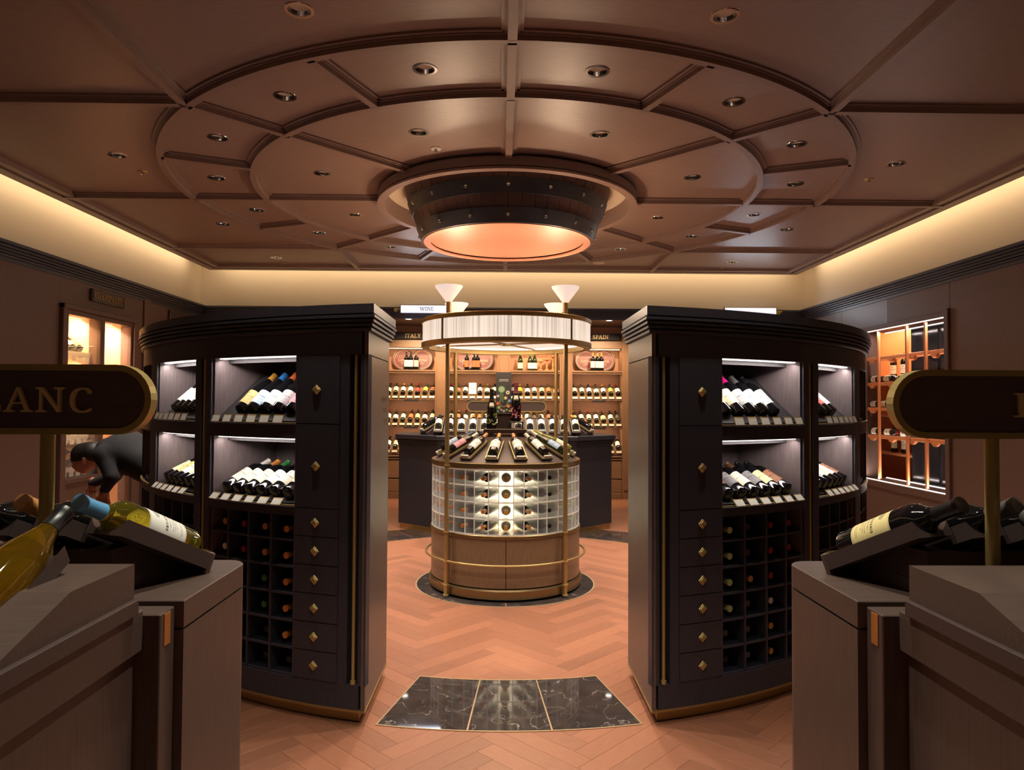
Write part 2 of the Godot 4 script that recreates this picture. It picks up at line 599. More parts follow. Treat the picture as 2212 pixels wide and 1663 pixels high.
func bottle(shape: String, glass: String, cap: String, lab: String, base: Vector3, dir: Vector3, face: Vector3, label: String, group := "", called := "wine_bottle", scale := 1.0) -> Node3D:
	var d := bottle_meshes(shape)
	var o := thing(called, base, label, "bottle", group)
	o.basis = up_basis(dir, face).scaled(Vector3.ONE * scale)
	for part in ["body", "capsule", "label"]:
		if part == "label" and lab == "":
			continue
		var m := MeshInstance3D.new()
		m.name = part
		m.mesh = d[part]
		m.material_override = mats["glass_" + glass] if part == "body" else cap_mat(cap) if part == "capsule" else label_mats[LAB.find(lab)]
		o.add_child(m, true)
	return o


# =====================================================================  floor
func build_floor() -> void:
	var fl := setting("floor", Vector3(0, -0.1, 0))
	put(MB.new().span(Vector3(-4.3, -0.1, -11.7), Vector3(4.3, -0.0125, 3.2)), "subfloor", mats.dark, fl)
	# herringbone: boards of 0.6 by 0.1, the zigzag running along z
	var L := 0.6
	var W := 0.1
	var shared := MB.new().box(Vector3(0, -0.006, 0), Vector3(L - 0.0008, 0.012, W - 0.0008), Basis.IDENTITY, 0.0007).mesh()
	var rest := MB.new()
	var near := []
	var far := []
	for i in range(-130, 131):
		for j in range(-12, 13):
			for k in 2:
				var u := i * W + j * L + (L / 2 if k == 0 else W / 2)
				var w := i * W - j * L + (W / 2 if k == 0 else W + L / 2)
				# turn by 45 degrees: (1,1) becomes +z
				var x := (u - w) * 0.70710678 - 0.07
				var z := (u + w) * 0.70710678 - 5.0
				if absf(x) > 4.2 or z > 3.1 or z < -11.6:
					continue
				var ang := PI / 4 if k == 0 else -PI / 4
				var p := [Vector3(x, 0, z), -ang if k == 0 else -ang, absf(x) / 1.0 + absf(z + 4.6) * 0.45]
				# hidden under the marble and the island
				var r := Vector2(x, z + 6).length()
				if r < 0.42:
					continue
				if absf(x) < 1.55 and z < -2.55 and z > -9.0:
					near.append(p)
				else:
					far.append(p)
	near.sort_custom(func(a, b): return a[2] < b[2])
	while near.size() > 290:
		far.append(near.pop_back())
	for p in near:
		var o := MeshInstance3D.new()
		o.name = "plank"
		o.mesh = shared
		o.material_override = mats.planks[rng.randi() % 6]
		o.position = p[0] + Vector3(0, 0.1, 0)
		o.rotation.y = p[1]
		fl.add_child(o, true)
	var mm := MultiMesh.new()
	mm.transform_format = MultiMesh.TRANSFORM_3D
	mm.mesh = shared
	mm.instance_count = far.size()
	for k in far.size():
		mm.set_instance_transform(k, Transform3D(Basis(Vector3.UP, far[k][1]), far[k][0] + Vector3(0, 0.1, 0)))
	var mi := MultiMeshInstance3D.new()
	mi.name = "plank_field"
	mi.multimesh = mm
	mi.material_override = mats.planks[3]
	mi.set_meta("kind", "stuff")
	fl.add_child(mi, true)
	# marble: threshold of three slabs, the disc under the island, the ring behind
	for a in [[-13.1, -4.15], [-3.95, 4.15], [4.35, 13.3]]:
		put(MB.new().rect(2.135, 2.722, -0.011, 0.0025, a[0], a[1], 10), "marble_slab", mats.marble, fl)
	for a in [-13.2, -4.05, 4.25, 13.4]:
		put(MB.new().rect(2.13, 2.728, -0.011, 0.0035, a - 0.07, a + 0.07, 1), "brass_strip", mats.strip, fl)
	for r in [2.128, 2.728]:
		put(MB.new().rect(r - 0.004, r + 0.004, -0.011, 0.0035, -13.3, 13.5, 16), "brass_strip", mats.strip, fl)
	for k in 8:
		put(MB.new().rect(0.4, 0.745, -0.011, 0.0025, k * 45 + 0.5, k * 45 + 44.6, 10), "marble_slab", mats.marble, fl)
	put(MB.new().rect(0.746, 0.758, -0.011, 0.0035, 0, 360, 72), "brass_strip", mats.strip, fl)
	for k in 6:
		put(MB.new().rect(2.13, 2.72, -0.011, 0.0025, 96 + k * 28 + 0.1, 96 + k * 28 + 27.9, 12), "marble_slab", mats.marble, fl)
	for r in [2.125, 2.726]:
		put(MB.new().rect(r - 0.004, r + 0.004, -0.011, 0.0035, 96, 264, 48), "brass_strip", mats.strip, fl)


# =====================================================================  ceiling
func arc_pts(r: float, a0: float, a1: float, n: int) -> PackedVector2Array:
	var p := PackedVector2Array()
	for k in n + 1:
		var a := deg_to_rad(lerpf(a0, a1, float(k) / n))
		p.append(Vector2(r * sin(a), -6 + r * cos(a)))
	return p


func panel_shape(poly: PackedVector2Array, holes: Array) -> MB:
	var pieces := [poly]
	for h in holes:
		var next := []
		for p in pieces:
			if not Geometry2D.is_point_in_polygon(h, p):
				next.append(p)
				continue
			for side in [-1.0, 1.0]:
				var half := PackedVector2Array([Vector2(h.x, -30), Vector2(h.x + side * 30, -30), Vector2(h.x + side * 30, 30), Vector2(h.x, 30)])
				var disc := PackedVector2Array()
				for k in 20:
					disc.append(h + Vector2(0.056, 0).rotated(TAU * k / 20))
				for q in Geometry2D.intersect_polygons(p, half):
					next.append_array(Geometry2D.clip_polygons(q, disc))
		pieces = next
	var m := MB.new()
	for p in pieces:
		m.plan(p, PAN, PAN + 0.02)
	return m


func build_ceiling() -> void:
	var ce := setting("ceiling", Vector3(0, 3.3, 0))
	# slab above, with thickness
	put(MB.new().span(Vector3(-4.35, 3.62, -9.75), Vector3(4.35, 3.75, 3.3)), "upper_slab", mats.plaster, ce)
	var lights := []
	for k in 16:
		lights.append([at(11.25 + 22.5 * k, 2.36), "outer ring"])
	for k in 8:
		lights.append([at(22.5 + 45 * k, 1.56), "inner ring"])
	for p in [[-0.97, -3.14], [0.97, -3.14], [-2.83, -5.05], [2.85, -5.05], [-2.83, -6.98], [2.84, -6.99], [-2.82, -8.6], [2.83, -8.62], [-0.42, -1.5], [0.42, -1.5], [-2.83, -1.6], [2.83, -1.6], [-0.42, 0.9], [0.42, 0.9]]:
		lights.append([Vector3(p[0], 0, p[1]), "corner"])
	var holes := []
	for l in lights:
		holes.append(Vector2(l[0].x, l[0].z))
	# panels
	for k in 8:
		var p := arc_pts(2.07, k * 45, k * 45 + 45, 14)
		var q := arc_pts(1.06, k * 45 + 45, k * 45, 14)
		p.append_array(q)
		put(panel_shape(p, holes), "ceiling_panel", mats.ceil, ce)
	for k in 16:
		var p := arc_pts(2.70, k * 22.5, k * 22.5 + 22.5, 8)
		p.append_array(arc_pts(2.05, k * 22.5 + 22.5, k * 22.5, 8))
		put(panel_shape(p, holes), "ceiling_panel", mats.ceil, ce)
	var disc := arc_pts(2.69, 0, 360, 96)
	disc.remove_at(96)
	var xs := [-3.86, -1.915, 0.0, 1.915, 3.86]
	var zs := [3.1, -4.08, -6.0, -7.92, -9.18]
	for i in 4:
		for j in 4:
			var cell := PackedVector2Array([Vector2(xs[i], zs[j]), Vector2(xs[i + 1], zs[j]), Vector2(xs[i + 1], zs[j + 1]), Vector2(xs[i], zs[j + 1])])
			for q in Geometry2D.clip_polygons(cell, disc):
				if q.size() > 2 and absf(area_of(q)) > 0.05:
					put(panel_shape(q, holes), "ceiling_panel", mats.ceil, ce)
	# ribs: a narrow face at RIB, a step on each side
	var ring := func(r1: float) -> void:
		var r0 := r1 - 0.046
		put(MB.new().sector([Vector2(r0 - 0.03, PAN), Vector2(r0 - 0.03, PAN - 0.012), Vector2(r0 - 0.012, PAN - 0.012), Vector2(r0 - 0.012, PAN - 0.018), Vector2(r0, PAN - 0.018), Vector2(r0, RIB), Vector2(r1, RIB), Vector2(r1, PAN - 0.018), Vector2(r1 + 0.012, PAN - 0.018), Vector2(r1 + 0.012, PAN - 0.012), Vector2(r1 + 0.03, PAN - 0.012), Vector2(r1 + 0.03, PAN)], 0, 360, 144), "ring_rib", mats.rib, ce)
	ring.call(2.708)
	ring.call(2.085)
	for k in 16:
		bar(ce, at(k * 22.5, 2.08), at(k * 22.5, 2.68))
	for k in 8:
		bar(ce, at(k * 45, 1.05), at(k * 45, 2.05))
	for sx in [-1, 1]:
		bar(ce, Vector3(1.915 * sx, 0, -6 + 1.9), Vector3(1.915 * sx, 0, 3.1))
		bar(ce, Vector3(1.915 * sx, 0, -6 - 1.9), Vector3(1.915 * sx, 0, -9.1))
		for sz in [-1.92, 0.0, 1.92]:
			bar(ce, Vector3((1.915 if sz != 0 else 2.7) * sx, 0, -6 + sz), Vector3(3.8 * sx, 0, -6 + sz))
	bar(ce, at(0, 2.7), Vector3(0, 0, 3.1))
	bar(ce, at(180, 2.7), Vector3(0, 0, -9.1))
	# border: stepped edge of the floating ceiling
	for sx in [-1.0, 1.0]:
		put(MB.new().span(Vector3(3.88 * sx, RIB, 3.1), Vector3(3.79 * sx, PAN + 0.02, -9.2)), "border_rib", mats.rib, ce)
		put(MB.new().span(Vector3(3.755 * sx, RIB + 0.006, 3.1), Vector3(3.695 * sx, PAN + 0.001, -9.12)), "border_rib", mats.rib, ce)
	put(MB.new().span(Vector3(-3.88, RIB, -9.2), Vector3(3.88, PAN + 0.02, -9.11)), "border_rib", mats.rib, ce)
	put(MB.new().span(Vector3(-3.75, RIB + 0.006, -9.075), Vector3(3.75, PAN + 0.001, -9.02)), "border_rib", mats.rib, ce)
	put(MB.new().span(Vector3(-3.9, PAN + 0.0205, -9.2), Vector3(3.9, PAN + 0.06, 3.1)).span(Vector3(-3.88, PAN + 0.02, -9.2), Vector3(-3.84, 3.62, 3.1)).span(Vector3(3.88, PAN + 0.02, -9.2), Vector3(3.84, 3.62, 3.1)).span(Vector3(-3.88, PAN + 0.02, -9.2), Vector3(3.88, 3.62, -9.16)), "cove_upstand", mats.plaster, ce)
	# downlights
	var trim := MB.new().lathe([Vector2(0.0515, 0.004), Vector2(0.0515, -0.003), Vector2(0.066, -0.003), Vector2(0.068, 0.0)], 28).mesh()
	var cone := MB.new().lathe([Vector2(0.0515, -0.002), Vector2(0.05, 0.012), Vector2(0.041, 0.032)], 28).mesh()
	var disc_m := MB.new().lathe([Vector2(0.041, 0.030), Vector2(0.0, 0.030)], 24).mesh()
	var count := {}
	for l in lights:
		var p: Vector3 = l[0]
		count[l[1]] = count.get(l[1], 0) + 1
		var where := ""
		if l[1] == "corner":
			where = "chrome ceiling downlight in the %s outer panels, %s" % ["left" if p.x < 0 else "right", "above the near counters" if p.z > -2.5 and absf(p.x) > 2 else "behind the camera" if p.z > 0 else "above the camera" if p.z > -2.5 else "just before the rings" if p.z > -3.5 else "beside the rings" if p.z > -6 else "beyond the rings" if p.z > -8 else "by the back cove"]
		else:
			where = "chrome downlight in the %s of ceiling panels, %s clockwise from the middle rib" % [l[1], ORD[count[l[1]] - 1] if count[l[1]] <= 20 else "last"]
		var o := thing("downlight", Vector3(p.x, PAN, p.z), where, "downlight", "recessed ceiling downlights")
		for e in [["trim_ring", trim, mats.chrome], ["reflector", cone, mats.chrome], ["lamp_lens", disc_m, mats.lamp]]:
			var m := MeshInstance3D.new()
			m.name = e[0]
			m.mesh = e[1]
			m.material_override = e[2]
			o.add_child(m, true)
		var s := SpotLight3D.new()
		s.name = "downlight_beam"
		s.position = Vector3(0, 0.0, 0)
		s.rotation.x = -PI / 2
		s.light_color = Color(1.0, 0.94, 0.87)
		s.light_energy = 3.4 if l[1] != "corner" else 1.7
		if p.z > -3.5 and l[1] == "corner":
			s.light_energy = 1.8
		if p.z > -2.5 and absf(p.x) < 2:
			s.light_energy = 2.6 if p.z < 0 else 6.0
			s.spot_angle = 60 if p.z < 0 else 78
			s.light_color = Color(1.0, 0.98, 0.9)
		s.spot_angle = 38 if l[1] != "corner" else 44
		s.spot_angle_attenuation = 0.8
		s.spot_range = 12
		s.spot_attenuation = 2
		s.light_size = 0.035
		s.shadow_enabled = true
		o.add_child(s, true)
	# sprinklers and a speaker disc
	for p in [[-0.508, -4.84, "by the barrel"], [-2.83, -5.41, "near the left wall"], [2.84, -5.41, "near the right wall"], [-2.84, -8.93, "at the back left"], [2.82, -8.99, "at the back right"]]:
		var o := thing("sprinkler", Vector3(p[0], PAN, p[1]), "small round ceiling sprinkler " + p[2], "sprinkler", "ceiling sprinklers")
		put(MB.new().lathe([Vector2(0.04, PAN), Vector2(0.036, PAN - 0.008), Vector2(0, PAN - 0.009)], 20, Transform3D(Basis.IDENTITY, Vector3(p[0], 0, p[1]))), "cover_plate", mats.brass_soft if p[0] != -0.508 else mats.frost, o)
		put(MB.new().lathe([Vector2(0.012, PAN - 0.009), Vector2(0.012, PAN - 0.024), Vector2(0, PAN - 0.026)], 12, Transform3D(Basis.IDENTITY, Vector3(p[0], 0, p[1]))), "nozzle", mats.chrome, o)
	tag(put(MB.new().lathe([Vector2(0.075, PAN), Vector2(0.072, PAN - 0.012), Vector2(0.0, PAN - 0.016)], 28, Transform3D(Basis.IDENTITY, Vector3(1.176, 0, -8.72))), "ceiling_speaker", mats.plaster), "round cream speaker disc in the ceiling near the back cove", "speaker")


func area_of(p: PackedVector2Array) -> float:
	var a := 0.0
	for k in p.size():
		a += p[k].cross(p[(k + 1) % p.size()])
	return a / 2


func bar(ce: Node3D, a: Vector3, b: Vector3) -> void:
	var d := (b - a)
	var l := d.length()
	var z := d / l
	var bas := Basis(Vector3.UP.cross(z), Vector3.UP, z)
	var c := (a + b) / 2
	var m := MB.new()
	m.box(Vector3(c.x, (RIB + PAN) / 2, c.z), Vector3(0.046, PAN - RIB, l), bas)
	m.box(Vector3(c.x, PAN - 0.009, c.z), Vector3(0.07, 0.018, l), bas)
	m.box(Vector3(c.x, PAN - 0.006, c.z), Vector3(0.106, 0.012, l), bas)
	put(m, "straight_rib", mats.rib, ce)


# =====================================================================  walls
func crown(parent: Node3D, a: Vector3, b: Vector3, out: Vector3) -> void:
	# stepped dark moulding run from a to b, out = into the room
	var d := (b - a).normalized()
	var poly := PackedVector2Array([Vector2(0, 2.66), Vector2(0.012, 2.66), Vector2(0.012, 2.688), Vector2(0.03, 2.692), Vector2(0.03, 2.706), Vector2(0.022, 2.709), Vector2(0.045, 2.714), Vector2(0.045, 2.728), Vector2(0.037, 2.731), Vector2(0.06, 2.736), Vector2(0.06, 2.75), Vector2(0.052, 2.753), Vector2(0.076, 2.758), Vector2(0.076, 2.772), Vector2(0.07, 2.776), Vector2(0.1, 2.78), Vector2(0.1, 2.805), Vector2(0, 2.805)])
	var xf := Transform3D(Basis(out, Vector3.UP, out.cross(Vector3.UP)), a)
	var l := (b - a).length()
	if xf.basis.z.dot(d) < 0:
		xf.origin = b
	put(MB.new().prism(poly, xf, l), "crown_moulding", mats.black, parent)


func build_walls() -> void:
	# left: fridge opening z -7.74..-6.50, right: display window z -7.95..-6.42
	var wl := setting("wall_left", Vector3(-4.15, 0, -4))
	put(MB.new().span(Vector3(-4.3, 2.8, 3.2), Vector3(-4.12, 3.7, -9.5)), "plaster_band", mats.plaster, wl)
	var zl := [3.2, 1.2, -0.8, -2.8, -4.6, -6.46]
	for k in 5:
		put(MB.new().span(Vector3(-4.3, 0, zl[k] - 0.002), Vector3(-4.1, 2.8, zl[k + 1] + 0.002)), "wood_panel", mats.wall, wl)
	put(MB.new().span(Vector3(-4.3, 2.38, -6.46), Vector3(-4.1, 2.8, -7.79)), "wood_panel", mats.wall, wl)
	put(MB.new().span(Vector3(-4.3, 0, -7.79), Vector3(-4.1, 2.8, -7.95)), "wood_panel", mats.wall, wl)
	put(MB.new().span(Vector3(-4.3, 0, -7.954), Vector3(-4.085, 2.8, -8.11)), "wood_panel", mats.wall, wl)
	put(MB.new().span(Vector3(-4.3, 0, -8.114), Vector3(-4.1, 2.8, -9.5)), "wood_panel", mats.wall, wl)
	put(MB.new().span(Vector3(-4.8, -0.1, -9.5), Vector3(-4.75, 2.8, -6.2)), "niche_back", mats.dark, wl)
	crown(wl, Vector3(-4.1, 0, 3.2), Vector3(-4.1, 0, -9.4), Vector3.RIGHT)
	var wr := setting("wall_right", Vector3(4.15, 0, -4))
	put(MB.new().span(Vector3(4.3, 2.8, 3.2), Vector3(4.12, 3.7, -9.5)), "plaster_band", mats.plaster, wr)
	var zr := [3.2, 1.2, -0.8, -2.8, -4.6, -6.38]
	for k in 5:
		put(MB.new().span(Vector3(4.3, 0, zr[k] - 0.002), Vector3(4.1, 2.8, zr[k + 1] + 0.002)), "wood_panel", mats.wall, wr)
	put(MB.new().span(Vector3(4.3, 2.40, -6.384), Vector3(4.1, 2.8, -7.415)), "wood_panel", mats.wall, wr)
	put(MB.new().span(Vector3(4.3, 2.40, -7.42), Vector3(4.1, 2.8, -8.425)), "wood_panel", mats.wall_blue, wr)
	put(MB.new().span(Vector3(4.3, 0, -8.43), Vector3(4.1, 2.8, -9.5)), "wood_panel", mats.wall_blue, wr)
	put(MB.new().span(Vector3(4.3, 0, -6.384), Vector3(4.1, 0.62, -8.425)), "wood_panel", mats.wall, wr)
	put(MB.new().span(Vector3(4.3, 0.62, -7.99), Vector3(4.1, 2.40, -8.425)), "wood_panel", mats.wall, wr)
	crown(wr, Vector3(4.1, 0, 3.2), Vector3(4.1, 0, -9.4), Vector3.LEFT)
	# back: plaster band over the alcove, the alcove's soffit, ends and rear
	var wb := setting("wall_back", Vector3(0, 0, -9.5))
	put(MB.new().span(Vector3(-4.3, 2.8, -9.5), Vector3(4.3, 3.7, -9.68)), "plaster_band", mats.plaster, wb)
	put(MB.new().span(Vector3(-4.3, 2.69, -9.48), Vector3(4.3, 2.8, -9.68)), "beam", mats.black, wb)
	put(MB.new().span(Vector3(-4.3, 2.765, -9.68), Vector3(4.3, 2.83, -11.75)), "soffit", mats.brown_h, wb)
	put(MB.new().span(Vector3(-4.3, -0.1, -11.6), Vector3(4.3, 2.8, -11.75)), "alcove_rear", mats.shelf, wb)
	for sx in [-1.0, 1.0]:
		put(MB.new().span(Vector3(4.1 * sx, 0, -9.5), Vector3(4.3 * sx, 2.8, -11.75)), "alcove_end", mats.wall, wb)
	crown(wb, Vector3(-4.1, 0, -9.48), Vector3(4.1, 0, -9.48), Vector3.BACK)
	for x in [-1.42, -0.5, 0.5, 1.56]:
		var o := thing("downlight", Vector3(x, 2.765, -10.35), "small white downlight in the back soffit, %s" % {-1.42: "left of the island lamp", -0.5: "behind the lamp, left of its middle", 0.5: "behind the lamp, right of its middle", 1.56: "right of the island lamp"}[x], "downlight", "soffit downlights")
		put(MB.new().lathe([Vector2(0.06, 2.765), Vector2(0.058, 2.758), Vector2(0.045, 2.757), Vector2(0.042, 2.765)], 24, Transform3D(Basis.IDENTITY, Vector3(x, 0, -10.35))), "trim_ring", mats.frost, o)
		put(MB.new().lathe([Vector2(0.044, 2.7605), Vector2(0, 2.7605)], 20, Transform3D(Basis.IDENTITY, Vector3(x, 0, -10.35))), "lamp_lens", mats.lamp, o)
		spot(o, Vector3(x, 2.74, -10.35), Vector3(0, -1, -0.75), Color(1, 0.86, 0.68), 3.8, 50, 0.04)
	# behind the camera
	var wf := setting("wall_front", Vector3(0, 0, 3.2))
	put(MB.new().span(Vector3(-4.3, -0.1, 3.2), Vector3(4.3, 3.75, 3.35)), "wood_panel", mats.wall, wf)


func spot(parent: Node3D, p: Vector3, dir: Vector3, col: Color, e: float, ang: float, size := 0.04) -> SpotLight3D:
	var s := SpotLight3D.new()
	s.name = "lamp_beam"
	s.position = p - origin_of(parent)
	s.basis = Basis.looking_at(dir.normalized(), Vector3.FORWARD if absf(dir.normalized().y) > 0.9 else Vector3.UP)
	s.light_color = col
	s.light_energy = e
	s.spot_angle = ang
	s.spot_angle_attenuation = 0.7
	s.spot_range = 14
	s.spot_attenuation = 2
	s.light_size = size
	s.shadow_enabled = true
	parent.add_child(s, true)
	return s


func area(parent: Node3D, p: Vector3, dir: Vector3, along: Vector3, size: Vector2, col: Color, e: float) -> AreaLight3D:
	var s := AreaLight3D.new()
	s.name = "strip_light"
	s.position = p - origin_of(parent)
	var z := -dir.normalized()
	var x := (along - z * along.dot(z)).normalized()
	s.basis = Basis(x, z.cross(x), z)
	s.area_size = size
	s.light_color = col
	s.light_energy = e
	s.area_range = 14
	s.area_attenuation = 2
	s.shadow_enabled = true
	parent.add_child(s, true)
	return s


func build_cove() -> void:
	# LED tape lying in the trough above the edge of the floating ceiling
	var warm := Color(1.0, 0.9, 0.75)
	for sx in [-1.0, 1.0]:
		var o := thing("cove_light_strip", Vector3(3.95 * sx, 3.34, -3), "warm LED cove strip hidden above the ceiling edge along the %s wall" % ("left" if sx < 0 else "right"), "light strip", "cove light strips")
		put(MB.new().span(Vector3(3.90 * sx, 3.385, 3.0), Vector3(3.925 * sx, 3.40, -9.1)), "led_tape", mats.led_warm, o)
		area(o, Vector3(3.935 * sx, 3.39, -3.05), Vector3(sx, -0.45, 0), Vector3(0, 0, 1), Vector2(12.0, 0.02), warm, 1.75)
	var b := thing("cove_light_strip", Vector3(0, 3.34, -9.3), "warm LED cove strip hidden above the ceiling edge along the back wall", "light strip", "cove light strips")
	put(MB.new().span(Vector3(-3.85, 3.385, -9.22), Vector3(3.85, 3.40, -9.245)), "led_tape", mats.led_warm, b)
	area(b, Vector3(0, 3.39, -9.255), Vector3(0, -0.45, -1), Vector3(1, 0, 0), Vector2(7.7, 0.02), warm, 1.12)


# =====================================================================  barrel in the ceiling
func build_barrel() -> void:
	var o := thing("barrel_fixture", Vector3(0, 2.88, -6), "half barrel hanging from the ceiling with iron hoops and a copper wood head", "barrel")
	put(MB.new().sector([Vector2(1.10, 3.27), Vector2(1.10, 3.205), Vector2(1.09, 3.205), Vector2(1.105, 3.195), Vector2(1.105, 3.178), Vector2(1.04, 3.178), Vector2(1.035, 3.27), Vector2(1.03, 3.46), Vector2(1.06, 3.46), Vector2(1.06, 3.28)], 0, 360, 120), "flange", mats.rib, o)
	put(MB.new().lathe([Vector2(1.05, 3.47), Vector2(1.05, 3.452), Vector2(0, 3.452)], 96, Transform3D(Basis.IDENTITY, C)), "recess_top", mats.ceil, o)
	var prof := func(y: float) -> float:
		return 0.722 + (y - 2.89) * 0.42 - (y - 2.89) * (y - 2.89) * 0.1
	for k in 48:
		var a0 := k * 7.5 + 0.12
		var poly := []
		for y in [2.895, 3.0, 3.1, 3.2, 3.3, 3.45]:
			poly.append(Vector2(prof.call(y), y))
		for y in [3.45, 3.2, 2.895]:
			poly.append(Vector2(prof.call(y) - 0.03, y))
		put(MB.new().sector(poly, a0, a0 + 7.26, 3), "stave", mats.stave, o)
	for h in [[2.893, 3.0], [3.095, 3.205]]:
		var hoop := put(MB.new().sector([Vector2(prof.call(h[0]) + 0.001, h[0]), Vector2(prof.call(h[0]) + 0.009, h[0]), Vector2(prof.call(h[1]) + 0.009, h[1]), Vector2(prof.call(h[1]) + 0.001, h[1])], 0, 360, 120), "hoop", mats.iron, o)
		var ym: float = (h[0] + h[1]) / 2
		for k in 16:
			var p := at(k * 22.5, prof.call(ym) + 0.008, ym)
			var d := (p - Vector3(0, ym, -6)).normalized()
			put(MB.new().lathe([Vector2(0.015, 0), Vector2(0.014, 0.008), Vector2(0.008, 0.014), Vector2(0, 0.016)], 12, Transform3D(up_basis(d, Vector3.UP), p)), "bolt", mats.chrome, hoop)
	put(MB.new().sector([Vector2(0.655, 2.90), Vector2(0.655, 2.888), Vector2(0.714, 2.888), Vector2(0.716, 2.90)], 0, 360, 120), "rim", mats.copper, o)
	put(MB.new().lathe([Vector2(0.66, 2.912), Vector2(0.0, 2.912)], 96, Transform3D(Basis.IDENTITY, C)), "barrel_head", mats.copper, o)


# =====================================================================  back shelving
func rows_of_bottles(x0: float, n: int, pitch: float, y: float, z: float, ang: float, where: String, group: String, pick: Array) -> void:
	for k in n:
		var q: Array = pick[k % pick.size()]
		if q.is_empty():
			continue
		var shape: String = q[0]
		var a := deg_to_rad(ang)
		bottle(shape, q[1], q[2], q[3], Vector3(x0 + k * pitch, y, z), Vector3(rng.randf_range(-0.04, 0.04), sin(a), -cos(a)), Vector3(0, cos(a), sin(a)), "%s-labelled bottle, %s capsule, %s from left, %s" % [q[3], q[2], ORD[k], where], group)


